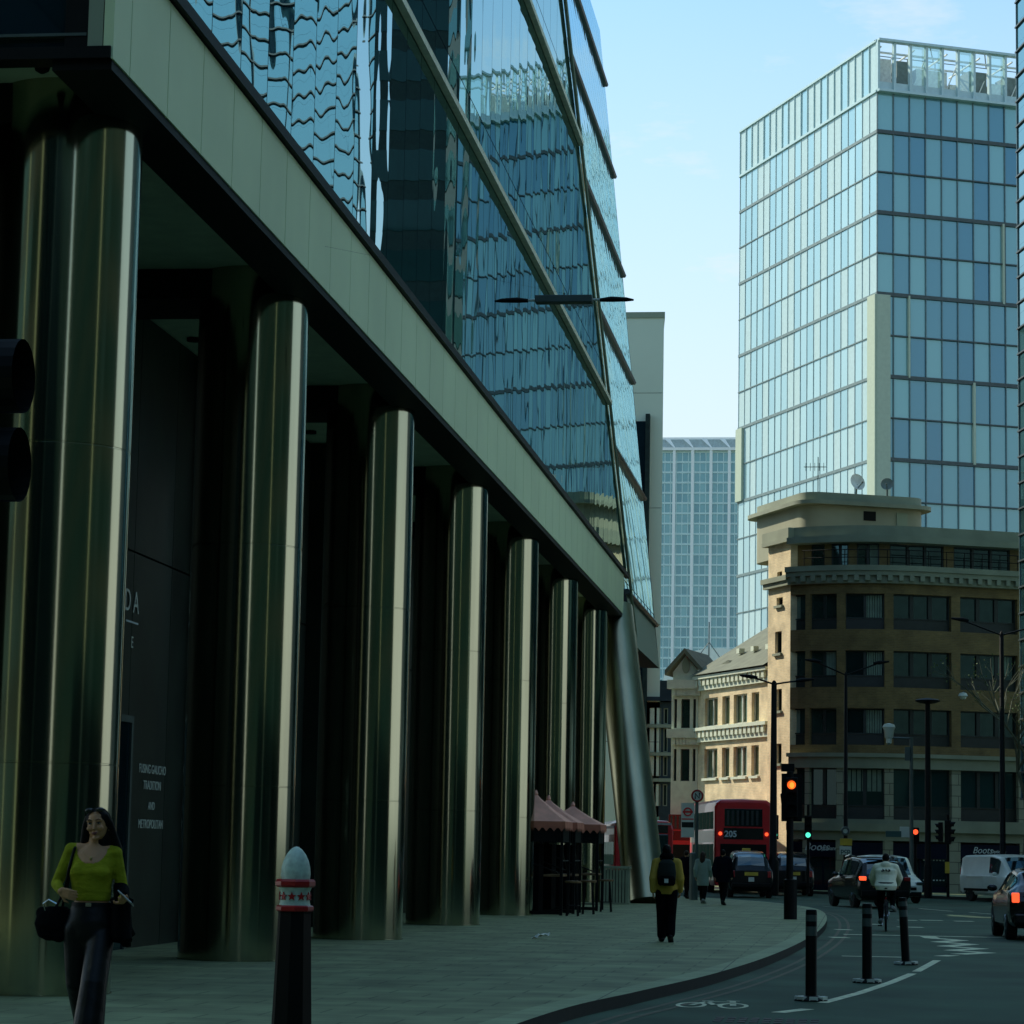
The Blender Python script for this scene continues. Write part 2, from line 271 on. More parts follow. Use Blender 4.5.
# ------------------------------------------------------------------ mesh builder
class MB:
    def __init__(s): s.v = []; s.f = []; s.mi = []; s.pc = []
    def add(s, vs, fs, mi=0, mtx=None):
        o = len(s.v); s.pc.append((len(s.v), len(vs), len(s.f), len(fs)))
        s.v += [tuple(mtx @ Vector(p)) if mtx else tuple(p) for p in vs]
        s.f += [tuple(i + o for i in f) for f in fs]; s.mi += [mi] * len(fs)
        return s
    def box(s, x0, x1, y0, y1, z0, z1, mi=0, mtx=None):
        return s.add([(x0, y0, z0), (x1, y0, z0), (x1, y1, z0), (x0, y1, z0), (x0, y0, z1), (x1, y0, z1), (x1, y1, z1), (x0, y1, z1)],
                     [(0, 3, 2, 1), (4, 5, 6, 7), (0, 1, 5, 4), (1, 2, 6, 5), (2, 3, 7, 6), (3, 0, 4, 7)], mi, mtx)
    def prism(s, poly, z0, z1, mi=0, mtx=None):
        n = len(poly); a = sum(poly[i][0] * poly[(i + 1) % n][1] - poly[(i + 1) % n][0] * poly[i][1] for i in range(n))
        if a < 0: poly = poly[::-1]
        vs = [(p[0], p[1], z0) for p in poly] + [(p[0], p[1], z1) for p in poly]
        return s.add(vs, [tuple(range(n - 1, -1, -1)), tuple(range(n, 2 * n))] + [(i, (i + 1) % n, n + (i + 1) % n, n + i) for i in range(n)], mi, mtx)
    def quad(s, a, b, c, d, mi=0): return s.add([a, b, c, d], [(0, 1, 2, 3)], mi)
    def tube(s, pts, rad, n=8, mi=0, mtx=None, sx=1.0):
        pts = [Vector(p) for p in pts]
        if not hasattr(rad, '__len__'): rad = [rad] * len(pts)
        vs = []; prev = None
        for i, p in enumerate(pts):
            t = (pts[min(i + 1, len(pts) - 1)] - pts[max(i - 1, 0)]).normalized()
            if prev is None:
                a = Vector((1, 0, 0)) if abs(t.x) < 0.8 else Vector((0, 1, 0)); a = (a - t * a.dot(t)).normalized()
            else:
                a = (prev - t * prev.dot(t)).normalized()
            prev = a; b = t.cross(a)
            for k in range(n):
                th = 2 * PI * k / n; vs.append(p + a * (math.cos(th) * rad[i] * sx) + b * (math.sin(th) * rad[i]))
        m = len(pts)
        fs = [(i * n + k, i * n + (k + 1) % n, (i + 1) * n + (k + 1) % n, (i + 1) * n + k) for i in range(m - 1) for k in range(n)]
        fs += [tuple(range(n - 1, -1, -1)), tuple(range((m - 1) * n, m * n))]
        return s.add(vs, fs, mi, mtx)
    def lathe(s, prof, n=24, mi=0, mtx=None):
        vs = [(r * math.cos(2 * PI * k / n), r * math.sin(2 * PI * k / n), z) for r, z in prof for k in range(n)]
        m = len(prof)
        fs = [(i * n + k, i * n + (k + 1) % n, (i + 1) * n + (k + 1) % n, (i + 1) * n + k) for i in range(m - 1) for k in range(n)]
        fs += [tuple(range(n - 1, -1, -1)), tuple(range((m - 1) * n, m * n))]
        return s.add(vs, fs, mi, mtx)
    def rings(s, rg, n=16, mi=0, mtx=None):
        """closed loft through horizontal ellipses (cx, cy, z, rx, ry)"""
        vs = [(cx + rx * math.cos(2 * PI * k / n), cy + ry * math.sin(2 * PI * k / n), z) for cx, cy, z, rx, ry in rg for k in range(n)]
        m = len(rg)
        fs = [(i * n + k, i * n + (k + 1) % n, (i + 1) * n + (k + 1) % n, (i + 1) * n + k) for i in range(m - 1) for k in range(n)]
        fs += [tuple(range(n - 1, -1, -1)), tuple(range((m - 1) * n, m * n))]
        return s.add(vs, fs, mi, mtx)
    def ball(s, c, rx, ry=None, rz=None, n=12, mi=0, mtx=None):
        ry = ry or rx; rz = rz or rx
        rg = []
        for i in range(1, n):
            t = PI * i / n; rg.append((c[0], c[1], c[2] - rz * math.cos(t), rx * math.sin(t), ry * math.sin(t)))
        return s.rings(rg, n + 4, mi, mtx)
    def torus(s, R_, r, nR=28, nr=8, mi=0, mtx=None):
        vs = []; fs = []
        for i in range(nR):
            a = 2 * PI * i / nR
            for k in range(nr):
                b = 2 * PI * k / nr; q = R_ + r * math.cos(b); vs.append((r * math.sin(b), q * math.cos(a), q * math.sin(a)))
                fs.append((i * nr + k, ((i + 1) % nR) * nr + k, ((i + 1) % nR) * nr + (k + 1) % nr, i * nr + (k + 1) % nr))
        return s.add(vs, fs, mi, mtx)
    def each(s, name, m, parent=None, **kw):
        """every piece becomes an object of its own"""
        r = []
        for v0, nv, f0, nf in s.pc:
            b = MB(); b.add(s.v[v0:v0 + nv], [tuple(i - v0 for i in f) for f in s.f[f0:f0 + nf]]); r.append(b.build(name, m, parent, **kw))
        return r
    def build(s, name, m, parent=None, smooth=False, bevel=0.0, uv=True, fix=True, loc=None, sharp=40):
        me = bpy.data.meshes.new(name); me.from_pydata(s.v, [], s.f)
        ms = m if isinstance(m, (list, tuple)) else [m]
        for x in ms: me.materials.append(M[x] if isinstance(x, str) else x)
        for p, i in zip(me.polygons, s.mi): p.material_index = i
        if fix:
            b = bmesh.new(); b.from_mesh(me); bmesh.ops.recalc_face_normals(b, faces=b.faces); b.to_mesh(me); b.free()
        if uv: do_uv(me)
        if smooth:
            for p in me.polygons: p.use_smooth = True
            try: me.set_sharp_from_angle(angle=R(sharp))
            except Exception: pass
        o = bpy.data.objects.new(name, me); COL.objects.link(o)
        if parent: o.parent = parent
        if loc: o.location = loc
        if bevel:
            bv = o.modifiers.new('bevel', 'BEVEL'); bv.width = bevel; bv.segments = 2; bv.limit_method = 'ANGLE'
        return o

def do_uv(me):
    u = me.uv_layers.new(name='UVMap')
    for p in me.polygons:
        n = p.normal
        if abs(n.z) > 0.75: t = Vector((1, 0, 0)); w = Vector((0, 1, 0))
        else:
            t = Vector((-n.y, n.x, 0)).normalized(); w = Vector((0, 0, 1))
        for li in p.loop_indices:
            q = me.vertices[me.loops[li].vertex_index].co; u.data[li].uv = (q.dot(t), q.dot(w))

def tag(o, label=None, cat=None, group=None, kind=None):
    if label: o['label'] = label
    if cat: o['category'] = cat
    if group: o['group'] = group
    if kind: o['kind'] = kind
    return o
def thing(name, label, cat, loc=(0, 0, 0), rz=0.0, group=None):
    o = bpy.data.objects.new(name, None); COL.objects.link(o); o.location = loc; o.rotation_euler = (0, 0, rz); o.empty_display_size = 0.2
    return tag(o, label, cat, group)
def dup(root, loc, rz=None, label=None, group=None):
    r = root.copy(); COL.objects.link(r); r.location = loc
    if rz is not None: r.rotation_euler = (0, 0, rz)
    if label: r['label'] = label
    if group: r['group'] = group
    def kids(a, b):
        for ch in list(a.children):
            c = ch.copy(); COL.objects.link(c); c.parent = b; kids(ch, c)
    kids(root, r)
    return r
def text(name, s, size, m, parent=None, mtx=None, shear=0.0, ext=0.004, align='CENTER', bold=0.0):
    cu = bpy.data.curves.new(name, 'FONT'); cu.body = s; cu.size = size; cu.extrude = ext; cu.align_x = align; cu.shear = shear; cu.offset = bold
    t = bpy.data.objects.new(name, cu); COL.objects.link(t); bpy.context.view_layer.update()
    dg = bpy.context.evaluated_depsgraph_get(); me = bpy.data.meshes.new_from_object(t.evaluated_get(dg))
    bpy.data.objects.remove(t); bpy.data.curves.remove(cu)
    me.name = name; me.materials.clear(); me.materials.append(M[m])
    if mtx: me.transform(mtx)
    o = bpy.data.objects.new(name, me); COL.objects.link(o)
    if parent: o.parent = parent
    return o
RX90 = Matrix.Rotation(PI / 2, 4, 'X')         # text standing up, read from -Y
def T(x, y, z): return Matrix.Translation((x, y, z))
def RZ(a): return Matrix.Rotation(a, 4, 'Z')

# ------------------------------------------------------------------ ground
def sheet(name, poly, z, m, kind='structure'):
    b = MB(); b.add([(x, y, z) for x, y in poly], [tuple(range(len(poly)))])
    o = b.build(name, m, fix=False)
    if o.data.polygons[0].normal.z < 0: o.data.flip_normals()
    tag(o, kind=kind); return o
sheet('road', [(-900, -400), (900, -400), (900, 2500), (-900, 2500)], 0.0, 'asphalt')

def smoothpath(pts, sub=6):
    out = []; P = [Vector((p[0], p[1], 0)) for p in pts]
    for i in range(len(P) - 1):
        a, b, c, d = P[max(i - 1, 0)], P[i], P[i + 1], P[min(i + 2, len(P) - 1)]
        for k in range(sub):
            t = k / sub
            out.append(0.5 * ((2 * b) + (c - a) * t + (2 * a - 5 * b + 4 * c - d) * t * t + (3 * b - a - 3 * c + d) * t ** 3))
    out.append(P[-1]); return out
def offs(path, d):
    out = []
    for i, p in enumerate(path):
        t = (path[min(i + 1, len(path) - 1)] - path[max(i - 1, 0)]).normalized(); out.append(p + Vector((-t.y, t.x, 0)) * d)
    return out
def ribbon(name, path, w, z, m, dash=None, kind='structure', d0=0.0):
    L = offs(path, w / 2 + d0); Rr = offs(path, -w / 2 + d0); b = MB()
    for i in range(len(path) - 1):
        if dash and (i % dash[1]) >= dash[0]: continue
        b.quad((L[i].x, L[i].y, z), (Rr[i].x, Rr[i].y, z), (Rr[i + 1].x, Rr[i + 1].y, z), (L[i + 1].x, L[i + 1].y, z))
    o = b.build(name, m); tag(o, kind=kind)
    return o
KP = [(-3.2, -30), (-3.15, 4), (-3.12, 12), (-3.1, 20), (-2.88, 25.5), (-2.42, 29.3), (-1.81, 34.5), (-1.26, 42.3), (-0.88, 52.8), (-0.80, 64.5), (-1.1, 75), (-1.9, 82), (-3.6, 88.5), (-6.6, 95), (-12, 104), (-22, 121)]
kp = smoothpath(KP, 8)
ZP = 0.13
inner = offs(kp, 0.32)
sheet('pavement', [(p.x, p.y) for p in inner] + [(-60, 121), (-60, -30)], ZP, 'paving')
b = MB()
for i in range(len(kp) - 1):
    a, c, d, e = kp[i], kp[i + 1], inner[i + 1], inner[i]
    b.quad((a.x, a.y, ZP + .002), (c.x, c.y, ZP + .002), (d.x, d.y, ZP + .002), (e.x, e.y, ZP + .002), 0)
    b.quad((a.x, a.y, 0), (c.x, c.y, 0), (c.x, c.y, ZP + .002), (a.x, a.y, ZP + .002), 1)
tag(b.build('kerb', ['kerb', 'kerbface']), kind='structure')
ribbon('yellow_line', kp, 0.07, 0.004, 'yellow_paint', d0=-0.32)
ribbon('yellow_line', kp, 0.07, 0.004, 'yellow_paint', d0=-0.52)
# far pavement below the brick corner block
FK = [(-14, 140), (-8.5, 129.5), (-5.2, 123.2), (-3.2, 119), (-0.5, 115), (2.1, 111.5), (5.3, 106.5), (9.5, 101), (14, 92), (21, 58), (26, 30), (27, -40)]
fk = smoothpath(FK, 6); fin = offs(fk, 0.3)
sheet('far_pavement', [(p.x, p.y) for p in fin] + [(90, -40), (90, 200), (-14, 200)], ZP, 'paving')
b = MB()
for i in range(len(fk) - 1):
    a, c, d, e = fk[i], fk[i + 1], fin[i + 1], fin[i]
    b.quad((a.x, a.y, ZP + .002), (c.x, c.y, ZP + .002), (d.x, d.y, ZP + .002), (e.x, e.y, ZP + .002), 0)
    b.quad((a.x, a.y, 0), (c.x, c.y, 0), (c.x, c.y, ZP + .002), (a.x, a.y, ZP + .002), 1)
tag(b.build('far_kerb', ['kerb', 'kerbface']), kind='structure')
def gp(x, y, z=0.0):
    d = ray(x, y); return CAM + d * ((z - CAM.z) / d.z)
def line(name, pts, w, m='white_paint', z=0.005):
    P = [Vector((p[0], p[1], 0)) for p in pts]; return ribbon(name, P, w, z, m)
line('lane_line', [(-0.42, 30.2), (0.0, 32.6), (0.42, 35.6), (0.75, 38.4)], 0.13)
line('lane_line', [(0.82, 39.1), (1.06, 41.6), (1.25, 43.6)], 0.13)
line('lane_line', [(-0.86, 28.1), (-0.56, 28.9)], 0.16)
line('stop_line', [(-0.35, 56.9), (3.4, 57.3)], 0.35)
line('stop_line', [(-0.3, 44.5), (0.75, 44.6)], 0.2)
for (xa, xb, y) in ((-0.55, -0.2, 60.5), (-0.6, -0.25, 54.6), (0.1, 0.45, 66), (1.0, 1.5, 71), (1.6, 2.2, 71.5), (2.5, 3.0, 71.3), (0.9, 1.5, 64)):
    line('road_dash', [(xa, y), (xb, y + .1)], 0.5)
line('lane_line', [(1.95, 88), (2.9, 84.5)], 0.14); line('lane_line', [(3.4, 83.5), (4.3, 80.5)], 0.14); line('lane_line', [(-1.2, 88), (0.2, 86)], 0.14)
zz = [(1.42, 57.0), (1.5, 55.6), (2.05, 54.6), (1.55, 53.2), (2.15, 52.2), (1.6, 50.7), (2.22, 49.8), (1.66, 48.5), (2.25, 47.7), (1.7, 46.6)]
line('zigzag_marking', zz, 0.34)
line('road_dash', [(1.35, 45.8), (1.6, 45.7)], 0.6)
# cycle symbol
b = MB()
def ringflat(b, cx, cy, rx, ry, w, n=24):
    for k in range(n):
        a, c = 2 * PI * k / n, 2 * PI * (k + 1) / n
        b.quad((cx + rx * math.cos(a), cy + ry * math.sin(a), .005), (cx + rx * math.cos(c), cy + ry * math.sin(c), .005),
               (cx + (rx - w) * math.cos(c), cy + (ry - w * 2) * math.sin(c), .005), (cx + (rx - w) * math.cos(a), cy + (ry - w * 2) * math.sin(a), .005))
cx, cy = -1.62, 29.1
ringflat(b, cx - .22, cy, .17, .5, .05); ringflat(b, cx + .24, cy, .17, .5, .05)
def seg(b, x0, y0, x1, y1, w=.06):
    d = Vector((x1 - x0, y1 - y0, 0)).normalized(); q = Vector((-d.y, d.x, 0)) * w / 2
    b.quad((x0 - q.x, y0 - q.y, .006), (x1 - q.x, y1 - q.y, .006), (x1 + q.x, y1 + q.y, .006), (x0 + q.x, y0 + q.y, .006))
for s4 in ((-.22, 0, -.08, .7), (-.08, .7, .2, .72), (-.08, .7, .03, .05), (.03, .05, .24, .6), (.24, 0, .19, .95), (.12, .98, .27, .95), (-.15, .85, -.02, .85)):
    seg(b, cx + s4[0], cy + s4[1], cx + s4[2], cy + s4[3], .07)
tag(b.build('cycle_symbol', 'white_paint', fix=False), kind='structure')
b = MB()
for i in range(9):
    for j in range(3): b.box(-1.45 + i * .12, -1.37 + i * .12, 26.3 + j * .3, 26.5 + j * .3, .001, .006)
tag(b.build('drain_cover', 'black'), kind='structure')

# ------------------------------------------------------------------ the glass office block on columns
BO = thing('glass_office_building', 'glass office block with wavy reflections raised on giant stainless steel columns', 'office building', (-7.25, 25, 0), 0.005)
ZB, ZT = 9.25, 10.5
def bl(Y): return Y - 25
b = MB()
Y0 = -1.15
# fascia: separate cladding panels with joints
yy = Y0; k = 0
pan = MB(); edges = []
widths = [0.62, 1.45] + [1.46] * 80
for w in widths:
    y1 = min(yy + w, 57.9)
    pan.box(-0.10, 0.0, yy + .012, y1 - .012, ZB, ZT)
    yy = y1
    if yy >= 57.9: break
pan.build('fascia', 'fascia', BO)
MB().box(-0.5, -0.09, Y0 + .03, 58.0, ZB + .06, ZT + .12).build('fascia_backing', 'black', BO)
MB().box(-0.07, 0.07, Y0, 59.2, ZT + .02, ZT + .16).build('gutter', 'black', BO)
MB().box(-0.62, -0.02, Y0 + .05, 58.6, ZB - .10, ZB - .002).build('soffit_edge', 'black', BO)
# ceiling, with a cross beam over each column and a downlight in each bay
MB().box(-14, -0.62, Y0 + .27, 66, 9.5, 9.9).build('soffit', 'soffit', BO)
colY = [q_ - 25 for q_ in (26.0, 34.7, 43.7, 53.1, 62.2, 71.6, 80.6)]
for i, y in enumerate(colY):
    MB().box(-14, -0.6, y - .6, y + .78, 9.08, 9.495).build('cross_beam', 'black', BO)
    for xx in (-1.6, -3.0):
        m_ = MB().lathe([(0.0, 0), (.11, 0), (.11, .05), (0.0, .05)], 16, mtx=T(xx, y + 4.2, 9.44)); m_.build('downlight', 'black', BO, smooth=True)
MB().box(-0.95, -0.72, 57.5, 61.5, 9.0, 9.49).build('cross_beam', 'black', BO)
def dome(x, y, z, par):
    return MB().lathe([(0.02, -.16), (.07, -.13), (.09, -.06), (.10, -.05), (.13, 0), (0.02, 0.01)], 16, mtx=T(x, y, z)).build('dome_camera', 'black', par, smooth=True)
# front end of the block (faces the camera)
MB().box(-14, -0.26, Y0 + .12, Y0 + .3, ZB + .1, 30).build('end_glass', 'darkglass', BO)
MB().box(-14, -0.02, Y0 - .02, Y0 + .26, ZB - .0, ZB + .12).build('end_soffit_edge', 'black', BO)
MB().box(-14, -0.28, Y0 + .02, Y0 + .11, ZB + .24, ZB + .27).build('end_trim', 'polegrey', BO)
MB().box(-0.26, -0.11, Y0 + .01, Y0 + .2, ZB + .05, 30).build('corner_post', 'concrete', BO)
dome(-0.95, Y0 + .75, 9.5, BO)
# columns: big stainless drums
cprof = [(0.77, 0), (0.77, .012), (0.757, .014), (0.76, 2.30), (0.752, 2.305), (0.752, 2.317), (0.76, 2.32), (0.76, 5.55), (0.752, 5.555), (0.752, 5.567), (0.76, 5.57), (0.76, 9.38)]
for i, y in enumerate(colY):
    MB().lathe(cprof, 64, mtx=T(-1.06, y, ZP)).build('column', 'steel', BO, smooth=True)
# raked column
c0 = Vector((1.02, 55.4, ZP)); c1 = Vector((-0.38, 58.4, 9.45))
MB().tube([c0, c0.lerp(c1, .5), c1], 0.64, 48).build('raked_column', 'steel_warm', BO, smooth=True)
# wall at the back of the colonnade: stone panels, piers, joints
wx = -3.3
wp = MB()
y = -1
zs = [(ZP, 5.9), (5.93, 9.48)]
while y < 50:
    for (za, zb_) in zs: wp.box(wx - .1, wx, y + .008, y + 2.17 - .008, za, zb_)
    y += 2.175
wp.build('rear_wall', 'stone_dark', BO)
MB().box(wx - .4, wx - .09, -1, 50, 0, 9.48).build('wall_backing', 'black', BO)
for i, y in enumerate(colY):
    MB().box(wx + .002, wx + .35, y + 5.7, y + 6.1, ZP, 9.48).build('pier', 'stone_dark', BO)
MB().box(-14, -3.3, 50, 50.3, 0, 9.48).build('cross_wall', 'black', BO)
# door with pale frame beside the lettering
MB().box(wx, wx + .06, 12.05, 12.15, ZP, 3.5).box(wx, wx + .06, 10.8, 12.05, 3.4, 3.5).build('door_frame', 'polegrey', BO)
MB().box(wx + .001, wx + .03, 10.8, 12.05, ZP, 3.4).build('door', 'darkglass', BO)
RW = Matrix.Rotation(PI / 2, 4, 'Z') @ RX90     # lettering on a wall that faces +X
for s_, sz, yy, zz_ in (('FUSING GAUCHO', .19, 13.45, 2.70), ('TRADITION', .19, 13.45, 2.46), ('AND', .17, 13.45, 2.16), ('METROPOLITAN', .19, 13.45, 1.88)):
    text('lettering', s_, sz, 'letter_dim', BO, T(wx + .012, yy, zz_) @ RW, align='CENTER')
for s_, sz, yy, zz_ in (('D A', .46, 11.95, 5.02), ('E', .24, 12.05, 4.5)):
    text('lettering', s_, sz, 'letter_dim', BO, T(wx + .012, yy, zz_) @ RW, align='CENTER')
MB().box(wx + .001, wx + .012, 11.7, 12.35, 4.86, 4.885).build('rule_line', 'letter', BO)
# glass front: one sheet with the raked far end
zt = 46
def rake(z): return 86.4 - 1.75 * (z - 9.7) - 25
rows = [ZT + .17, 15.1, 20.5, 25.9, 31.3, 36.7, 42.1]
g = MB()
g.add([(-.04, Y0, ZT + .12), (-.04, rake(ZT + .12), ZT + .12), (-.04, rake(zt - 8), zt - 8), (-.04, Y0, zt - 8)], [(0, 1, 2, 3)])
g.build('glass_front', 'bglass', BO)
for z in rows[1:-1]:
    ye = rake(z)
    MB().box(-.03, .10, Y0, ye - .1, z - .10, z + .03).build('transom', 'olive', BO)
    MB().box(-.03, .06, Y0, ye - .3, z + .035, z + .11).build('transom_gap', 'black', BO)
# raked corner trim
p0 = Vector((0.02, rake(8.5), 8.5)); p1 = Vector((0.02, rake(zt - 8), zt - 8))
MB().tube([p0, p1], .05, 6).build('raked_edge', 'concrete', BO)
# leaning end facet
def fx(z): return -(6.4 + .151 * (z - 1.65))          # world X
def fpt(px, py):
    d = ray(px, py); n = Vector((1, 0, .151)); q = Vector((-6.4, 0, 1.65)); t = (q - CAM).dot(n) / d.dot(n); return CAM + d * t
BOI = (Matrix.Translation((-7.25, 25, 0)) @ RZ(0.005)).inverted()
eb, et = fpt(654.5, 624), fpt(597, 0)
def eYf(z): return eb.y + (et.y - eb.y) * (z - eb.z) / (et.z - eb.z)
g = MB()
za, zb2 = 10.2, 40.0
def fv(z, Y): return tuple(BOI @ Vector((fx(z), Y, z)))
g.add([fv(za, 84.8), fv(za, eYf(za)), fv(zb2, eYf(zb2)), fv(zb2, 60)], [(0, 1, 2, 3)])
g.build('end_facet_glass', 'bglass2', BO)
g = MB(); g.add([fv(8.5, 86.6), fv(8.5, eYf(9.0)), fv(za + .06, eYf(za)), fv(za + .06, 85.2)], [(0, 1, 2, 3)])
o = g.build('facet_fascia', 'concrete', BO)
for z in [10.2 + 5.3 * i for i in range(6)]:
    a = Vector(fv(z, 85.4 - (z - 10) * 1.6)); c = Vector(fv(z, eYf(z) + .15))
    MB().tube([a + Vector((.06, 0, 0)), c + Vector((.06, 0, 0))], .10, 6).build('facet_transom', 'navy', BO)
# body behind
bd = MB()
bd.add([fv(8.5, eYf(9.0)), fv(zb2, eYf(zb2)), (-30, eYf(zb2) - 25, zb2), (-30, eYf(9) - 25, 8.5)], [(0, 1, 2, 3)])
bd.add([(-.3, Y0, zt - 8), (-2, 47, zt - 8), (-30, 60, zt - 8), (-30, Y0, zt - 8)], [(0, 1, 2, 3)])
bd.add([(-.6, 57.5, 9.0), tuple(Vector(fv(8.5, 86.6))), tuple(Vector(fv(8.5, eYf(9)))), (-30, 64, 9.0)], [(0, 1, 2, 3)])
bd.add([(-14, 50, 9.9), (-30, 64, 9.9), (-30, Y0, 9.9), (-30, Y0, 38), (-30, 64, 38)], [(2, 3, 4, 1)])
bd.build('building_body', 'black', BO)
# ------------------------------------------------------------------ curtain walls
def curtain(root, o, d, L, zs, pw, gm, mm, lm, names, depth=.12, skip=None, pale=None, jitter=.004, lineh=.12, thick=None, mullw=.08, pr=0.35):
    """one face of a glazed tower: panes with tiny tilts, vertical mullions, floor edges"""
    d = Vector((d[0], d[1], 0)).normalized(); nrm = Vector((d.y, -d.x, 0)); o = Vector((o[0], o[1], 0))
    n = max(1, round(L / pw)); pw = L / n
    vs, fs, rn, mi = [], [], [], []
    for i in range(n):
        for j in range(len(zs) - 1):
            if skip and skip(i, j, n): continue
            t1, t2 = random.uniform(-jitter, jitter) * pw, random.uniform(-jitter, jitter) * pw
            a = o + d * (pw * i); c = o + d * (pw * (i + 1)); k = len(vs)
            for p, z, q in ((a, zs[j], t1), (c, zs[j], -t1), (c, zs[j + 1], -t1 + t2), (a, zs[j + 1], t1 + t2)):
                w = p + nrm * q; vs.append((w.x, w.y, z))
            fs.append((k, k + 1, k + 2, k + 3)); rn.append(random.random())
            mi.append(1 if pale and pale(i, j) else 0)
    me = bpy.data.meshes.new(names[0]); me.from_pydata(vs, [], fs)
    me.materials.append(M[gm]); me.materials.append(M['tw_pale'])
    at = me.attributes.new('rnd', 'FLOAT', 'FACE')
    for k, v in enumerate(rn): at.data[k].value = v; me.polygons[k].material_index = mi[k]
    if me.polygons[0].normal.dot(nrm) < 0: me.flip_normals()
    do_uv(me)
    ob = bpy.data.objects.new(names[0], me); COL.objects.link(ob); ob.parent = root
    ang = math.atan2(d.y, d.x)
    mt = T(o.x, o.y, 0) @ RZ(ang)
    mb = MB()
    for i in range(n + 1): mb.box(pw * i - mullw / 2, pw * i + mullw / 2, -depth, .02, zs[0], zs[-1], mtx=mt)
    mb.build(names[1], mm, root)
    mb = MB()
    for j, z in enumerate(zs):
        h = lineh * (thick(j) if thick else 1)
        mb.box(-.1, L + .1, -depth * 1.6, .02, z - h, z + h, mtx=mt)
    mb.build(names[2], lm, root)

# tall glass tower on the right
TW = thing('glass_tower', 'tall pale blue glass tower with open plant screens on its roof', 'tower')
cT = Vector((1.55, 250, 0)); aL = R(25); dL = Vector((-math.sin(aL), math.cos(aL), 0)); dR = Vector((math.cos(aL), math.sin(aL), 0))
ztop = 81.3; zc = 76.2; fl = 4.05
zl = [zc - fl * k for k in range(18, -1, -1)]
LL, LR = 35.0, 26.0
oL = cT + dL * LL
random.seed(11)
palecols = {(i, (j // 2)): random.random() < .34 for i in range(40) for j in range(30)}
curtain(TW, oL, -dL, LL, zl, 1.7, 'tw_left', 'tw_mullp', 'tw_line2', ('sunny_curtain_wall', 'mullion_grid', 'floor_edges'), pale=lambda i, j: palecols[(i, j // 2)], thick=lambda j: (1.25 if (18 - j) % 2 == 1 else .45), mullw=.045, depth=.06)  # sunlit face: its brightness is put into lighter glass, edge and mullion colours
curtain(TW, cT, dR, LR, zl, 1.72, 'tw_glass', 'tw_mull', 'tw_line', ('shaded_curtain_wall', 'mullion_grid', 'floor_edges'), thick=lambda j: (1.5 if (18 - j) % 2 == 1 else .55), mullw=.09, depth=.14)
def wallbox(b, o, d, a0, a1, n0, n1, z0, z1, mi=0):
    b.box(a0, a1, n0, n1, z0, z1, mi, T(o.x, o.y, 0) @ RZ(math.atan2(d.y, d.x)))
b = MB(); wallbox(b, cT, dR, -.12, 1.3, -.3, .3, 10, zl[18 - 5] - .1); wallbox(b, oL, -dL, LL - 1.5, LL + .24, -.34, .3, 9.9, zl[18 - 5] - .1)
wallbox(b, oL, -dL, -.1, 1.6, -.32, .3, zl[18 - 9], zl[18 - 7] - .1)
b.each('corner_pier', 'tw_cream', TW)
b = MB(); wallbox(b, cT, dR, 10.2, 10.45, -.3, 0, zl[18 - 9], zl[18 - 7]); wallbox(b, cT, dR, 3.25, 3.42, -.3, 0, zl[18 - 7], zl[18 - 5]); wallbox(b, cT, dR, 13.5, 13.7, -.3, 0, zl[18 - 5], zl[18 - 3])
b.each('cream_fin', 'tw_cream', TW)
core = MB(); core.prism([(cT + dR * .3 + dL * .3)[:2], (cT + dR * (LR - .3) + dL * .3)[:2], (cT + dR * (LR - .3) + dL * (LL - .3))[:2], (cT + dR * .3 + dL * (LL - .3))[:2]], 5, zc)
core.build('tower_core', 'plant_g', TW)
# crown: glass screens, posts and plant
curtain(TW, oL, -dL, LL, [zc, ztop], 1.7, 'tw_left', 'tw_pale', 'tw_pale', ('roof_screen', 'screen_posts', 'screen_rail'), mullw=.07, depth=.12, lineh=.12, pale=lambda i, j: i % 3 != 1)
curtain(TW, cT, dR, LR, [zc, ztop], 1.72, 'screen', 'tw_pale', 'tw_pale', ('roof_screen', 'screen_posts', 'screen_rail'), mullw=.24, depth=.45, lineh=.12, skip=lambda i, j, n: i in (0, 1, 4, 6, 8, 9, 11))
b = MB(); wallbox(b, cT, dR, .1, LR, -.1, .25, zc + .1, zc + 1.0); wallbox(b, oL, -dL, .1, LL - .1, .2, .4, zc + .1, zc + .8)
b.build('roof_parapet', 'tw_pale', TW)
b = MB()
for (a0, a1, n0, n1, z0, z1) in ((.8, 2.3, 1.6, 3, 0.4, 3.9), (5.2, 8.6, 2, 5, .3, 3.4), (8.9, 10.2, 2, 3.4, .2, 2.2), (13.3, 14.8, 1.5, 3, .2, 2.6), (16.5, 19, 2, 4, .3, 3), (20.5, 23, 2, 4, .3, 3.4)):
    wallbox(b, cT, dR, a0, a1, n0, n1, zc + z0, zc + z1)
b.each('plant_unit', 'plant_w', TW)
b = MB()
for (a0, a1, n0, n1, z0, z1) in ((3.1, 4.8, 2, 4, 0.4, 4.0), (11, 13, 2, 4.5, 1.4, 3.8), (15, 16.3, 2, 4, .4, 3.6), (19.2, 20.3, 2, 4, .3, 2.6)):
    wallbox(b, cT, dR, a0, a1, n0, n1, zc + z0, zc + z1)
b.each('plant_unit', 'plant_g', TW)
b = MB(); mT = T(cT.x, cT.y, 0) @ RZ(aL)
for k in range(7):
    x = .6 + k * 3.6
    b.tube([(x, .4, ztop - .4), (x + 1, 9, ztop + .1)], .10, 5, mtx=mT); b.tube([(x, 1.5, zc + .3), (x + 2.2, 2.4, zc + 4.6)], .07, 5, mtx=mT)
for q in (1.8, 5): b.tube([(0, q, ztop - .5), (LR, q, ztop - .5)], .12, 5, mtx=mT)
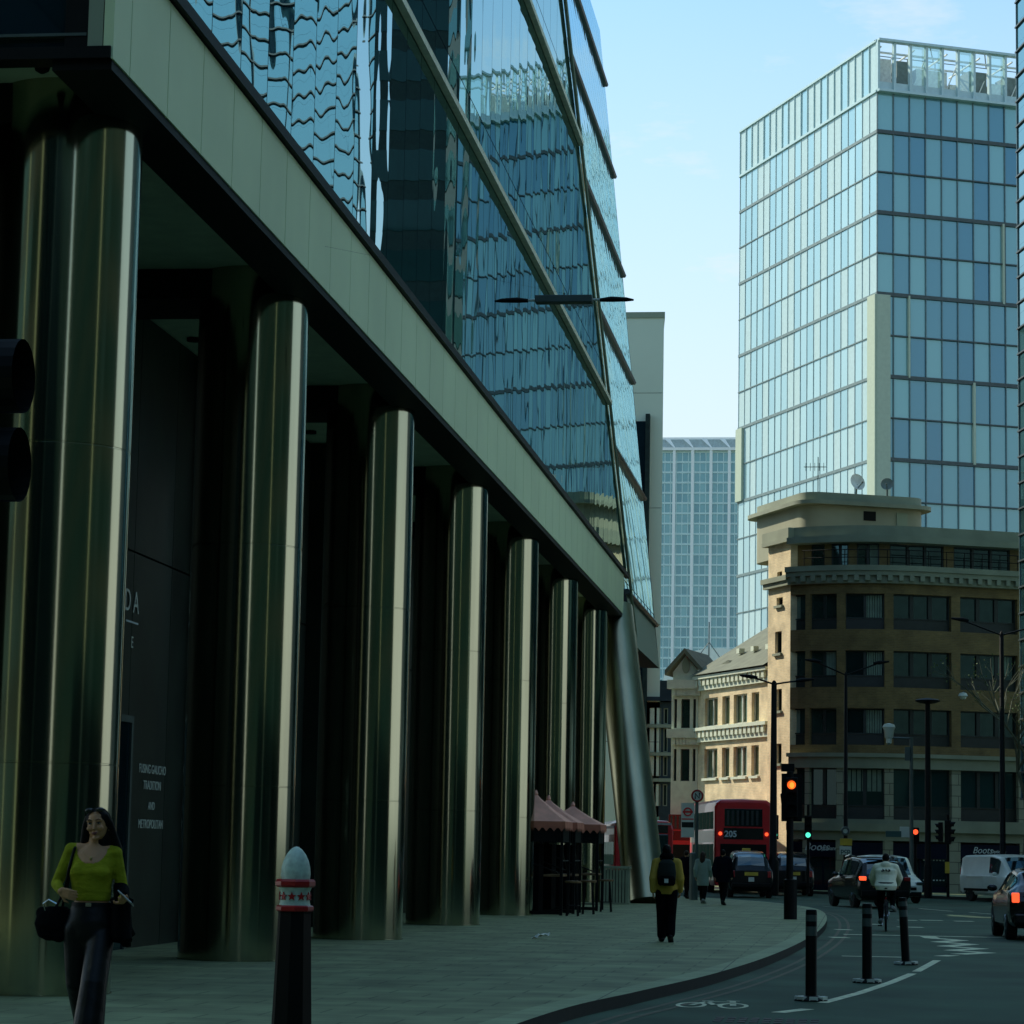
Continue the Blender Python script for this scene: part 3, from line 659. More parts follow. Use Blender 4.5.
b.build('roof_steelwork', 'plant_w', TW)
b = MB()
for z in (ztop + .9,): b.tube([(3.6, 7, z), (LR, 7, z)], .05, 4, mtx=mT)
for k in range(8): b.tube([(3.6 + k * 3.1, 7, ztop - .6), (3.6 + k * 3.1, 7, ztop + .9)], .05, 4, mtx=mT)
for k in range(4): b.tube([(3.6 + k * 6, 7, ztop + .9), (-.2 + k * 6, .1, ztop + .05)], .06, 4, mtx=mT)
b.build('maintenance_rail', 'plant_g', TW)

# far white gridded tower
FT = thing('gridded_tower', 'distant pale blue office tower with thin white vertical ribs', 'tower')
YF = 650.0
xa, xb = AY(640, 600, YF).x, AY(752, 600, YF).x
zf0, zf1 = AY(700, 700, YF).z, AY(700, 452, YF).z
zs = [zf0 + (zf1 - zf0) * k / 24 for k in range(25)]
curtain(FT, (xa, YF), (1, 0), xb - xa, zs, 1.5, 'ft_glass', 'ft_trans', 'ft_trans', ('glass_wall', 'mullion_grid', 'floor_edges'), mullw=.2, depth=.1, lineh=.24)
for px in (655, 673, 691.5, 710, 728.5, 747):
    x = AY(px, 600, YF).x; MB().box(x - .36, x + .36, YF - 1.1, YF, 0, zf1 + 1).build('white_rib', 'ft_white', FT)
b = MB().box(xa, xb, YF - 1.2, YF + 20, zf1 + .3, zf1 + 1.0).box(xa + 1, xb - 1, YF + 1.5, YF + 18, zf1 + 3.4, zf1 + 4.0)
b.build('crown_rail', 'ft_white', FT)
b = MB()
for px in (655, 673, 691.5, 710, 728.5, 747):
    x = AY(px, 600, YF).x; b.add([(x, YF - 1.1, zf1 + .9), (x - 2.6, YF + .2, zf1 + 3.4), (x - 2.6 + 1.4, YF + .2, zf1 + 3.4), (x + .3, YF - 1.1, zf1 + .9)], [(0, 1, 2, 3)])
b.each('crown_bracket', 'ft_white', FT)
MB().box(xa + .5, xb - .5, YF + .5, YF + 20, 0, zf1 + 3.3).build('tower_body', 'tw_mullp', FT)

# plain concrete tower behind the glass block
CT = thing('concrete_tower', 'plain grey concrete clad tower rising behind the glass block', 'tower')
Yc = 150.0
a, c = AY(560, 500, Yc), AY(662, 500, Yc); z1 = AY(645, 318, Yc).z
b = MB(); z = 0; 
zz_ = [0, 8, 14.8, 21.6, 28.4, z1]
kx = (Yc + 16) / Yc * 1.02
for k in range(5): b.prism([(a.x, Yc), (c.x, Yc), (c.x * kx, Yc + 16), (a.x * kx, Yc + 16)], zz_[k] + .03, zz_[k + 1])
b.each('wall', 'slab_grey', CT)
MB().prism([(a.x + .1, Yc + .05), (c.x - .1, Yc + .05), (c.x * kx - .1, Yc + 15.9), (a.x * kx + .1, Yc + 15.9)], 0, z1 - .2).build('wall_joint', 'black', CT)
MB().prism([(a.x - .05, Yc - .06), (c.x + .06, Yc - .06), (c.x * kx + .05, Yc + 16), (a.x * kx, Yc + 16)], z1 + .001, z1 + .35).build('parapet', 'concrete', CT)
s0, s1 = AY(636, 420, Yc - .3), AY(650, 420, Yc - .3)
MB().box(s0.x, s1.x - .25, Yc - .3, Yc - .01, 3, AY(645, 422, Yc).z).build('window_strip', 'darkglass', CT)
MB().box(s1.x - .25, s1.x, Yc - .45, Yc - .01, 3, AY(645, 415, Yc).z).build('fin', 'darkbld', CT)

# curved white roof seen over the gable
CR = thing('arched_hall', 'low hall with a curved white roof behind the gabled house', 'hall')
Yr = 205.0
pts = []
for px, py in ((662, 690), (664, 674), (676, 660), (690, 652), (705, 648.5), (722, 648), (738, 650), (752, 656), (766, 668), (774, 690)):
    q = AY(px, py, Yr); pts.append((q.x, q.z))
b = MB(); n_ = len(pts)
b.add([(p[0], Yr, p[1]) for p in pts] + [(p[0], Yr + 25, p[1]) for p in pts], [tuple(range(n_))] + [(i, i + 1, n_ + i + 1, n_ + i) for i in range(n_ - 1)])
b.build('roof', 'ft_white', CR)
b = MB(); q0, q1 = AY(664, 690, Yr), AY(772, 690, Yr); b.box(q0.x, q1.x, Yr + .1, Yr + 25, 0, q0.z); b.build('wall', 'concrete', CR)
b = MB(); m0 = AY(709, 630, Yr - .1)
b.tube([(m0.x, Yr, AY(709, 660, Yr).z), (m0.x, Yr, AY(709, 622, Yr).z)], .05, 5)
for sgn in (-1, 1): b.tube([(m0.x, Yr, AY(709, 642, Yr).z), (m0.x + sgn * .9, Yr, AY(709, 658, Yr).z)], .03, 4)
b.build('mast', 'polegrey', CR)

# ------------------------------------------------------------------ windows for masonry
def window(root, o, d, a0, a1, z0, z1, panes, fm='frame', gm='winglass', depth=.22, spand=0.0, sill=None, curtains=False, name='window', bar=.055):
    """a real window set back in its opening, in wall coordinates (along d from o)"""
    mt = T(o[0], o[1], 0) @ RZ(math.atan2(d[1], d[0]))
    fr = MB(); t = .06
    zs_ = z0 + spand
    fr.box(a0, a0 + t, depth - .06, depth, z0, z1, mtx=mt).box(a1 - t, a1, depth - .06, depth, z0, z1, mtx=mt)
    fr.box(a0 + t, a1 - t, depth - .06, depth, z1 - t, z1, mtx=mt).box(a0 + t, a1 - t, depth - .06, depth, zs_, zs_ + t, mtx=mt)
    w = (a1 - a0 - 2 * t) / panes
    for k in range(1, panes): fr.box(a0 + t + w * k - bar, a0 + t + w * k + bar, depth - .08, depth, zs_ + t, z1 - t, mtx=mt)
    f = fr.build(name, fm, root)
    MB().box(a0 + .01, a1 - .01, depth + .01, depth + .02, zs_ + .02, z1 - .01, mtx=mt).build('pane', gm, f)
    if spand: MB().box(a0 + .01, a1 - .01, depth - .03, depth + .03, z0, zs_ - .01, mtx=mt).build('spandrel', 'spandrel', f)
    if curtains:
        cb = MB(); k = curtains
        for i in range(7): 
            x = a0 + (a1 - a0) * (k[0] + (k[1] - k[0]) * i / 7); cb.box(x, x + (a1 - a0) * (k[1] - k[0]) / 9, depth - .001 + .002 * (i % 2), depth + .008, zs_ + (z1 - zs_) * k[2], z1 - .05, mtx=mt)
        cb.build('blind', 'curtain', f)
    if sill: MB().box(a0 - .08, a1 + .08, -.12, .08, z0 - .12, z0 - .002, mtx=mt).build('sill', sill, f)
    return f
def wall_with_holes(b, o, d, L, z0, z1, holes, th=.4, mi=0):
    """masonry: solid pieces around rectangular openings (holes sorted in rows that share z)"""
    mt = T(o[0], o[1], 0) @ RZ(math.atan2(d[1], d[0]))
    rows_ = {}
    for h in holes: rows_.setdefault((h[2], h[3]), []).append(h)
    z = z0
    for (za, zb_) in sorted(rows_):
        if za > z + .001: b.box(0, L, 0, th, z, za, mi, mt)
        x = 0
        for h in sorted(rows_[(za, zb_)]):
            if h[0] > x + .001: b.box(x, h[0], 0, th, za, zb_, mi, mt)
            x = h[1]
        if x < L - .001: b.box(x, L, 0, th, za, zb_, mi, mt)
        z = zb_
    if z < z1: b.box(0, L, 0, th, z, z1, mi, mt)

# ------------------------------------------------------------------ brown brick corner block
BB = thing('brick_corner_building', 'brown brick corner block with curved front, shops below and a grey rooftop box', 'office building')
YB = 122.0
def zB(y, x=880): return AY(x, y, YB).z
# plan: lit side wall, then the curved front, then the flat front
phi = R(24)                                   # flat front recedes to the right
dF = Vector((math.cos(phi), math.sin(phi), 0))
S0 = AY(767, 800, YB + 1.2); S0.z = 0
dS = Vector((math.cos(R(-64)), math.sin(R(-64)), 0))   # side wall runs towards the camera and right
# side wall from S0 to S1 (visible width px 767..790)
def hit(o, d, px):
    k = ray(px, 800); k = k.x / k.y
    t = (k * o.y - o.x) / (d.x - k * d.y); return t
tS = hit(S0, dS, 789.5); S1 = S0 + dS * tS
# curve: headings start..end (tangent angle of the wall)
h0, h1 = R(-34), phi
Rc = 6.2; seg_n = 15
curve = [S1.copy()]; p = S1.copy()
for k in range(seg_n):
    hh = h0 + (h1 - h0) * (k + .5) / seg_n; step = Rc * (h1 - h0) / seg_n
    p = p + Vector((math.cos(hh), math.sin(hh), 0)) * step; curve.append(p.copy())
C1 = p.copy()
LF = 14.0
zg, zfl = ZP, [zB(770), 0]
rowz = [(zB(633), zB(598)), (zB(690), zB(654)), (zB(747), zB(711))]
z_corn = zB(586); z_par = zB(530); z_gf = zB(838)
z_r1 = (zB(820), zB(770)); z_shop = (ZP, zB(841))
attic = (zB(569.5), zB(548))
ov = 0.0
brick_top = zB(582)
# cumulative arc length of the front path
path = curve + [C1 + dF * LF]
cum = [0]
for i in range(len(path) - 1): cum.append(cum[-1] + (path[i + 1] - path[i]).length)
def onpath(s):
    for i in range(len(cum) - 1):
        if s <= cum[i + 1] or i == len(cum) - 2:
            d = (path[i + 1] - path[i]).normalized(); return path[i] + d * (s - cum[i]), d
def s_of_px(px):
    lo, hi = 0, cum[-1]
    for _ in range(50):
        mid = (lo + hi) / 2; q, _d = onpath(mid); k = ray(px, 700); k = k.x / k.y
        if q.x / q.y < k: lo = mid
        else: hi = mid
    return lo
wins = [(790.5, 805), (809.5, 836.5), (845, 884.5), (893.5, 951.5), (960.5, 1018), (1027, 1085)]
ws = [(s_of_px(a), s_of_px(b_)) for a, b_ in wins]
panes = [1, 2, 2, 3, 3, 3]
def band(b, s0, s1, z0, z1, out=0.0, th=.4, mi=0):
    """a strip of wall along the front path between arc lengths"""
    cuts = [s0] + [c for c in cum if s0 + .02 < c < s1 - .02] + [s1]
    o_, i_ = [], []
    for s_ in cuts:
        q, d = onpath(s_); d0 = onpath(max(0, s_ - .05))[1]; d1 = onpath(min(cum[-1], s_ + .05))[1]; d = (d0 + d1).normalized(); nn = Vector((d.y, -d.x, 0))
        o_.append(q + nn * out); i_.append(q - nn * th)
    m_ = len(cuts)
    vs = []
    for z in (z0, z1):
        vs += [(p.x, p.y, z) for p in o_] + [(p.x, p.y, z) for p in i_]
    fs = []
    for i in range(m_ - 1):
        fs += [(i, i + 1, 2 * m_ + i + 1, 2 * m_ + i), (m_ + i + 1, m_ + i, 3 * m_ + i, 3 * m_ + i + 1), (2 * m_ + i, 2 * m_ + i + 1, 3 * m_ + i + 1, 3 * m_ + i), (i + 1, i, m_ + i, m_ + i + 1)]
    fs += [(0, 2 * m_, 3 * m_, m_), (m_ - 1, 2 * m_ - 1, 4 * m_ - 1, 3 * m_ - 1)]
    b.add(vs, fs, mi)
SE = cum[-1]
bw = MB()
prev = z_r1[1] + .55
levels = sorted(rowz)
for (za, zb_) in levels:
    band(bw, 0, SE, prev, za)
    x = 0
    for (sa, sb) in ws:
        if sa > x + .05: band(bw, x, sa, za, zb_)
        x = sb
    if x < SE: band(bw, x, SE, za, zb_)
    prev = zb_
band(bw, 0, SE, prev, brick_top)
bw.build('brick_front', 'brick', BB, fix=False)
def path_window(sa, sb, z0, z1, np_, **kw):
    q0, _ = onpath(sa); q1, _ = onpath(sb); d = q1 - q0; L = d.length; d.normalize()
    return window(BB, (q0.x, q0.y), (d.x, d.y), 0.0, L, z0, z1, np_, **kw)
random.seed(5)
for r_, (za, zb_) in enumerate(levels):
    for k, (sa, sb) in enumerate(ws):
        cu = [(.08, .45, 0), None, (.5, .95, 0), None, None, None][k] if r_ != 1 else [None, (.5, .9, 0), (.55, .95, 0), None, (.6, .9, .2), None][k]
        path_window(sa, sb, za, zb_, panes[k], spand=(zb_ - za) * .3, gm='winglass_l' if k in (0, 1) else 'winglass', curtains=cu or False, depth=.28, bar=.09 if k > 2 else .06)
# attic storey, set under a projecting roof band
at_px = [(808, 822), (829, 847), (856, 880), (891, 947), (957, 1014), (1024, 1080)]
as_ = [(s_of_px(a), s_of_px(b_)) for a, b_ in at_px]
ba = MB(); x = 0
for (sa, sb) in as_:
    band(ba, x, sa, attic[0] - .1, attic[1], out=-.3); x = sb
band(ba, x, SE, attic[0] - .1, attic[1], out=-.3)
ba.each('attic_pier', 'brick', BB, fix=False)
for k, (sa, sb) in enumerate(as_):
    q0, e0 = onpath(sa); q1, e1 = onpath(sb); n0 = Vector((e0.y, -e0.x, 0)); q0 = q0 - n0 * .3; q1 = q1 - Vector((e1.y, -e1.x, 0)) * .3
    d = (q1 - q0); L = d.length; d.normalize()
    window(BB, (q0.x, q0.y), (d.x, d.y), 0, L, attic[0] - .1, attic[1], [1, 2, 2, 3, 3, 3][k], depth=.1, curtains=[False, False, (.6, .95, 0), False, False, False][k] or False, gm='winglass_l' if k < 3 else 'winglass')
b = MB(); zc0, zc1 = zB(587), zB(571)
band(b, 0, SE, zc0 + .3, zc1 - .25, out=.42); band(b, 0, SE, zc1 - .245, zc1, out=.5); band(b, 0, SE, zc0 - .05, zc0 + .295, out=.25)
b.build('cornice', 'stone', BB, fix=False)
b = MB(); s_ = .3
while s_ < SE - .3:
    band(b, s_, s_ + .2, zc0 + .05, zc0 + .295, out=.45, th=0); s_ += .48
b.each('dentil', 'stone', BB, fix=False)
b = MB(); s_ = 1.0
for zr in (.35, .7): 
    cuts = [onpath(.9 + (SE - 1) * k / 40) for k in range(41)]
    b.tube([(q + Vector((d.y, -d.x, 0)) * .55 + Vector((0, 0, zc1 + zr))) for q, d in cuts], .02, 4)
while s_ < SE:
    q, d = onpath(s_); q = q + Vector((d.y, -d.x, 0)) * .55; b.tube([(q.x, q.y, zc1), (q.x, q.y, zc1 + .7)], .02, 4); s_ += .9
b.build('railing', 'black', BB)
b = MB(); band(b, 0, SE, attic[1] + .002, attic[1] + .3, out=.35); band(b, 0, SE, attic[1] + .302, zB(531), out=.0, th=.5)
b.build('roof_band', 'stone', BB, fix=False)
# first floor: ashlar piers with big windows; ground floor: shopfront
b = MB()
band(b, 0, SE, z_r1[1] + .002, z_r1[1] + .5, out=.12); band(b, 0, SE, z_r1[1] + .502, z_r1[1] + .68, out=.3)
b.build('string_course', 'stone', BB, fix=False)
bp_ = MB(); x = 0
for (sa, sb) in ws:
    if sa > x + .02: band(bp_, x, sa, z_r1[0], z_r1[1])
    x = sb
band(bp_, x, SE, z_r1[0], z_r1[1])
x = 0
shops = [(s_of_px(a), s_of_px(b_)) for a, b_ in ((792, 803), (809, 836), (846, 883), (893, 949), (960, 1019), (1028, 1085))]
for (sa, sb) in shops:
    if sa > x + .02: band(bp_, x, sa, ZP, z_shop[1])
    x = sb
band(bp_, x, SE, ZP, z_shop[1])
bp_.each('stone_pier', 'stone_sh', BB, fix=False)
for k, (sa, sb) in enumerate(ws):
    path_window(sa, sb, z_r1[0], z_r1[1], panes[k], spand=(z_r1[1] - z_r1[0]) * .25, gm='winglass_l' if k == 2 else 'bandglass', curtains=[False, False, (.05, .95, .4), False, False, False][k] or False, depth=.3, bar=.08)
b = MB(); band(b, 0, SE, z_shop[1] + .002, z_r1[0] - .55, out=.03); band(b, 0, SE, z_r1[0] - .548, z_r1[0] - .2, out=.28); band(b, 0, SE, z_r1[0] - .198, z_r1[0] - .002, out=.1)
b.build('shop_cornice', 'stone', BB, fix=False)
zsg = (zB(858), zB(843))
for k, (sa, sb) in enumerate(shops):
    q0, _ = onpath(sa); q1, _ = onpath(sb); d = q1 - q0; L = d.length; d.normalize(); mt = T(q0.x, q0.y, 0) @ RZ(math.atan2(d.y, d.x))
    sf = MB().box(0, L, .2, .26, ZP, zsg[0] - .02, mtx=mt).build('shop_window', 'darkglass', BB)
    n_ = max(2, round(L / 1.1)); f = MB()
    for j in range(n_ + 1): f.box(L * j / n_ - .03, L * j / n_ + .03, .14, .198, ZP, zsg[0], mtx=mt)
    f.box(0, L, .145, .197, ZP, ZP + .25, mtx=mt)
    f.build('shop_frame', 'boots_navy', sf)
    sg = MB().box(.01, L - .01, .02, .2, zsg[0], zsg[1], mtx=mt).build('shop_sign', 'boots_navy', BB)
    if k in (1, 4):
        fx_ = .3 if k == 1 else .37
        text('lettering', 'Boots', .42 if k == 4 else .5, 'letter', sg, mt @ T(L * fx_, .01, zB(851.5)) @ RX90, shear=.3, bold=.0)
        text('lettering', 'Opticians', .2 if k == 4 else .24, 'letter', sg, mt @ T(L * (fx_ + (.38 if k == 1 else .27)), .01, zB(851)) @ RX90, bold=.003)
    if k == 3:
        dm = MB()
        for j in range(14): dm.box(L * .55 + (j % 7) * .16, L * .55 + (j % 7) * .16 + .08, .135, .14, 1.55 - (j // 7) * .9, 1.6 - (j // 7) * .9, mtx=mt)
        dm.build('door_marks', 'letter_dim', sf)
# lit side wall with small windows
LS = tS
sh = [(LS * .32, LS * .62, zB(654), zB(632)), (LS * .38, LS * .66, zB(606), zB(598)), (LS * .4, LS * .62, zB(578.5), zB(572)),
      (LS * .38, LS * .64, zB(712), zB(690)), (LS * .38, LS * .64, zB(765), zB(745))]
b = MB(); wall_with_holes(b, S0, dS, LS, ZP, zB(545), sh, th=.5)
b.build('side_wall', 'ybrick', BB, fix=False)
for h in sh: window(BB, (S0.x, S0.y), (dS.x, dS.y), h[0], h[1], h[2], h[3], 1, depth=.2, sill='stone')
b = MB(); mtS = T(S0.x, S0.y, 0) @ RZ(math.atan2(dS.y, dS.x))
b.box(-.25, LS + .2, -.25, .5, zB(545) + .002, zB(541), mtx=mtS).box(-.3, LS + .15, -.2, .5, zB(541) + .002, zB(531), mtx=mtS)
b.box(-.25, LS + .1, -.3, -.002, zB(583), zB(578), mtx=mtS).box(-.2, LS + .1, -.2, -.002, zB(588), zB(583) - .002, mtx=mtS)
b.each('side_cornice', 'stone', BB)
# body and roof box
nF = Vector((-dF.y, dF.x, 0))
pl = [S0 + Vector((.5, .6, 0))] + [q - Vector((onpath(cum[i])[1].y, -onpath(cum[i])[1].x, 0)) * .9 for i, q in enumerate(path)] + [path[-1] + nF * 16, Vector((S0.x * 1.11 + 1.2, S0.y * 1.11, 0))]
MB().prism([(q.x, q.y) for q in pl], .2, zB(548) + .2).build('block_body', 'brick', BB)
def rounded(poly, r, n=6):
    out = []; m_ = len(poly)
    for i in range(m_):
        a, c, d = Vector(poly[i - 1]), Vector(poly[i]), Vector(poly[(i + 1) % m_])
        u, w = (a - c).normalized() * r, (d - c).normalized() * r
        for k in range(n + 1):
            t = k / n; q = (c + u) * (1 - t) ** 2 + c * 2 * t * (1 - t) + (c + w) * t ** 2; out.append((q.x, q.y))
    return out
oB = AY(806, 540, YB + 1.0)
Lb = hit(Vector((oB.x, oB.y, 0)), dF, 928)
P4 = [Vector((oB.x, oB.y)), Vector((oB.x + dF.x * Lb, oB.y + dF.y * Lb)), Vector((oB.x + dF.x * Lb - dF.y * 7, oB.y + dF.y * Lb + dF.x * 7)), Vector((oB.x - dF.y * 7, oB.y + dF.x * 7))]
rb = rounded(P4, 1.0)
b = MB().prism(rb, zB(548), zB(501)); b.build('roof_box', 'render', BB, smooth=True)
cen = sum((Vector(q) for q in rb), Vector((0, 0))) / len(rb)
rb2 = [tuple(Vector(q) + (Vector(q) - cen).normalized() * .5) for q in rb]
b = MB().prism(rb2, zB(501) + .002, zB(497)).prism(rb, zB(497) + .002, zB(488)); b.build('roof_box_cornice', 'stone', BB, smooth=True)
mtb = T(oB.x, oB.y, 0) @ RZ(phi)
b = MB().box(Lb * .47, Lb * .57, -.03, .02, zB(514.5), zB(505), mtx=mtb); b.build('vent', 'black', BB)
b = MB().box(Lb * .74, Lb * .83, -.06, .02, zB(519), zB(505), mtx=mtb); b.build('hatch', 'concrete', BB)
# dishes and aerial on the roof
def dish(label, px, py, m, rz, sz):
    sz *= .5; q = AY(px, py, YB + 6); o = thing('satellite_dish', label, 'satellite dish', (q.x, q.y, q.z), rz)
    pr = [(.02, -.10), (.25, -.08), (.45, -.02), (.5, .03), (.49, .04), (.44, 0), (.25, -.06), (.02, -.08)]
    MB().lathe([(a * sz, c * sz) for a, c in pr], 20, mtx=Matrix.Rotation(R(75), 4, 'X')).build('dish', m, o, smooth=True)
    b = MB().tube([(0, .08 * sz, -.1), (0, .15, -1.0)], .05, 6); b.build('mast', 'polegrey', o)
    b = MB().tube([(0, .05, -.4 * sz), (0, -.5 * sz, -.1 * sz)], .025, 5).ball((0, -.5 * sz, -.08 * sz), .06 * sz); b.build('receiver', 'polegrey', o)
dish('white satellite dish on the grey rooftop box', 857.5, 482, 'plant_w', R(35), 1.7)
dish('small dark satellite dish on the rooftop box', 887, 484, 'plant_g', R(-5), 1.25)
q = AY(818, 478, YB + 6)
AN = thing('roof_aerial', 'thin television aerial standing on the rooftop box', 'aerial', (q.x, q.y, zB(490)))
zt_ = AY(820, 457, YB + 6).z - zB(490)
b = MB().tube([(0, 0, 0), (0, 0, zt_)], .025, 5); b.build('mast', 'polegrey', AN)
b = MB().tube([(-.7, 0, zt_ * .8), (.4, 0, zt_ * .8)], .02, 4)
for k in range(5): b.tube([(-.6 + k * .22, 0, zt_ * .8 - .2), (-.6 + k * .22, 0, zt_ * .8 + .2)], .014, 4)
b.build('yagi', 'polegrey', AN)

# ------------------------------------------------------------------ sunlit yellow brick wing
YW = thing('yellow_brick_building', 'sunlit yellow brick building with white dentil cornices beside the corner block', 'building')
W1 = AY(771, 800, YB + 2.2); W1.z = 0
dW = Vector((math.cos(R(-64)), math.sin(R(-64)), 0))
tt = hit(W1, -dW, 697.5); W0 = W1 - dW * tt; LW = tt
def sW(px): return LW - hit(W1, -dW, px)
YWm = (W0.y + W1.y) / 2
def zW(y): return AY(735, y, YWm).z
wh = []
for (ya, yb) in ((724, 695), (777, 747)):
    for (pa, pb) in ((704, 717), (721.5, 729), (733, 746.5), (751, 758.5)): wh.append((sW(pa), sW(pb), zW(ya), zW(yb)))
b = MB(); wall_with_holes(b, W0, dW, LW, ZP, zW(683), wh, th=.45)
b.build('wall', 'ybrick', YW, fix=False)
for k, h in enumerate(wh): window(YW, (W0.x, W0.y), (dW.x, dW.y), *h, 2 if k % 2 == 0 else 1, fm='frame_w', gm='greenglass', depth=.2, sill='white_stone', bar=.06)
mtW = T(W0.x, W0.y, 0) @ RZ(math.atan2(dW.y, dW.x))
def cornice(y, nm):
    z = zW(y); b = MB(); b.box(-.05, LW, -.34, 0.0, z + .28, z + .44, mtx=mtW).box(-.03, LW, -.15, 0.001, z - .28, z + .278, mtx=mtW)
    b.build(nm, 'white_stone', YW)
    d = MB(); x = .1
    while x < LW - .3: d.box(x, x + .3, -.27, -.151, z - .05, z + .275, mtx=mtW); x += .52
    d.each('dentil', 'white_stone', YW)
cornice(681, 'roof_cornice'); cornice(734, 'band_cornice')
b = MB(); zr = zW(681) + .5
b.add([(-.05, -.45, zr + .003), (LW, -.45, zr + .003), (LW, 4.5, zr + 3.1), (-.05, 4.5, zr + 3.1)], [(0, 1, 2, 3)], mtx=mtW)
b.build('roof', 'slate', YW)
b = MB()
for k in range(4): b.box(LW * (.3 + .19 * k), LW * (.3 + .19 * k) + .35, .9 + k * .02, 1.2, zr + 1.0, zr + 1.25, mtx=mtW)
b.each('snow_guard', 'white_stone', YW)
MB().box(.2, LW - .3, .5, 9, .1, zr - .1, mtx=mtW).build('building_body', 'black', YW)

# white gabled narrow building
WG = thing('gabled_building', 'narrow white stone building with a peaked gable and tall arched windows', 'building')
dG = Vector((math.cos(R(-12)), math.sin(R(-12)), 0))
G1 = W0 + Vector((-.02, -.02, 0)); tg = hit(G1, -dG, 670.5); G0 = G1 - dG * tg; LG = tg
YG = (G0.y + G1.y) / 2
def zG(y): return AY(684, y, YG).z
def sG(px): return LG - hit(G1, -dG, px)
mtG = T(G0.x, G0.y, 0) @ RZ(R(-12))
gh = []
for (ya, yb) in ((728, 699), (781, 749)):
    for (pa, pb) in ((673, 676), (680, 689), (692, 695)): gh.append((sG(pa), sG(pb), zG(ya), zG(yb)))
b = MB(); wall_with_holes(b, G0, dG, LG, ZP, zG(687), gh, th=.4)
b.build('wall', 'white_stone', WG, fix=False)
for h in gh: window(WG, (G0.x, G0.y), (dG.x, dG.y), *h, 1, fm='frame', gm='winglass_l', depth=.2)
b = MB()
for y in (687, 736):
    z = zG(y); b.box(-.15, LG + .15, -.35, -.001, z - .1, z + .35, mtx=mtG)
    for k in range(8): b.box(.1 + k * LG / 8, .1 + k * LG / 8 + .25, -.25, -.002, z - .45, z - .102, mtx=mtG)
b.each('cornice_block', 'white_stone', WG)
b = MB(); ze = zG(672); zp = zG(655); z0 = zG(687) + .36; gx0, gx1 = sG(671.5), sG(697.5)
b.add([(gx0, .05, z0), (gx1, .05, z0), (gx1, .05, ze), ((gx0 + gx1) / 2, .05, zp), (gx0, .05, ze), (gx0, 4, z0), (gx1, 4, z0), (gx1, 4, ze), ((gx0 + gx1) / 2, 4, zp), (gx0, 4, ze)],
      [(0, 1, 2, 3, 4), (1, 6, 7, 2), (0, 4, 9, 5), (5, 9, 8, 7, 6)], mtx=mtG)
b.build('gable', 'white_stone', WG)
b = MB(); mxx = (gx0 + gx1) / 2
for (xa_, za_, xb_, zb_) in ((gx0 - .35, ze - .2, mxx, zp + .05), (mxx, zp + .05, gx1 + .35, ze - .2)):
    b.add([(xa_, -.3, za_ + .02), (xb_, -.3, zb_ + .02), (xb_, 4.2, zb_ + .02), (xa_, 4.2, za_ + .02), (xa_, -.3, za_ + .28), (xb_, -.3, zb_ + .28), (xb_, 4.2, zb_ + .28), (xa_, 4.2, za_ + .28)],
          [(0, 1, 2, 3), (4, 5, 6, 7), (0, 1, 5, 4), (3, 2, 6, 7), (0, 3, 7, 4), (1, 2, 6, 5)], mtx=mtG)
b.build('gable_roof', 'slate', WG)
MB().lathe([(.01, -.03), (.2, -.03), (.2, .03), (.01, .03)], 16, mtx=mtG @ T(mxx, .03, zG(666)) @ Matrix.Rotation(PI / 2, 4, 'X') @ Matrix.Scale(1.9, 4, (0, 1, 0))).build('oval_plaque', 'concrete', WG)
# second small gable (dormer) on the roof of the wing
b = MB()
d0, d1 = sW(699) , sW(729)
dz0, dz1 = zW(678), zW(658)
b.add([(d0, .3, zr + .1), (d1, .3, zr + .1), ((d0 + d1) / 2 + .9, .3, dz1), (d0, 4, zr + .1), (d1, 4, zr + .1), ((d0 + d1) / 2 + .9, 4, dz1)], [(0, 1, 2), (0, 2, 5, 3), (1, 4, 5, 2)], mtx=mtW)
b.build('dormer', 'slate', YW)
MB().box(.2, LG - .2, .45, 8, .1, zG(690), mtx=mtG).build('building_body', 'black', WG)

# dark blue building further left
DB = thing('blue_grey_building', 'dark blue grey terrace with a flat blue roof edge beyond the raked column', 'building')
YD = 150.0
q0, q1 = AY(636, 800, YD), AY(672, 800, YD)
def zD(y): return AY(658, y, YD).z
dh = []
for (ya, yb) in ((724, 708), (752, 728), (776, 756), (806, 784)):
    for k in range(3):
        x0_ = (q1.x - q0.x) * (.36 + .19 * k); dh.append((x0_, x0_ + .26, zD(ya), zD(yb)))
b = MB(); wall_with_holes(b, (q0.x, YD), (1, 0), q1.x - q0.x, 0, zD(702), dh, th=.4); b.build('wall', 'bluebrick', DB, fix=False)
for h in dh: window(DB, (q0.x, YD), (1, 0), *h, 1, fm='concrete', gm='winglass_l', depth=.12)
MB().box(q0.x, q1.x - .02, YD - .3, YD + 8, zD(701), zD(697)).box(q0.x, q1.x - .04, YD + .4, YD + 8, zD(697), zD(680)).build('roof', 'navy', DB)
b = MB()
for y in (726, 754, 780): b.box(q0.x, q1.x - .03, YD - .15, YD - .001, zD(y) - .1, zD(y) + .1)
b.each('string_course', 'concrete', DB)
MB().box(q0.x + .05, q1.x - .05, YD + .42, YD + 8, 0, zD(703)).build('building_body', 'black', DB)

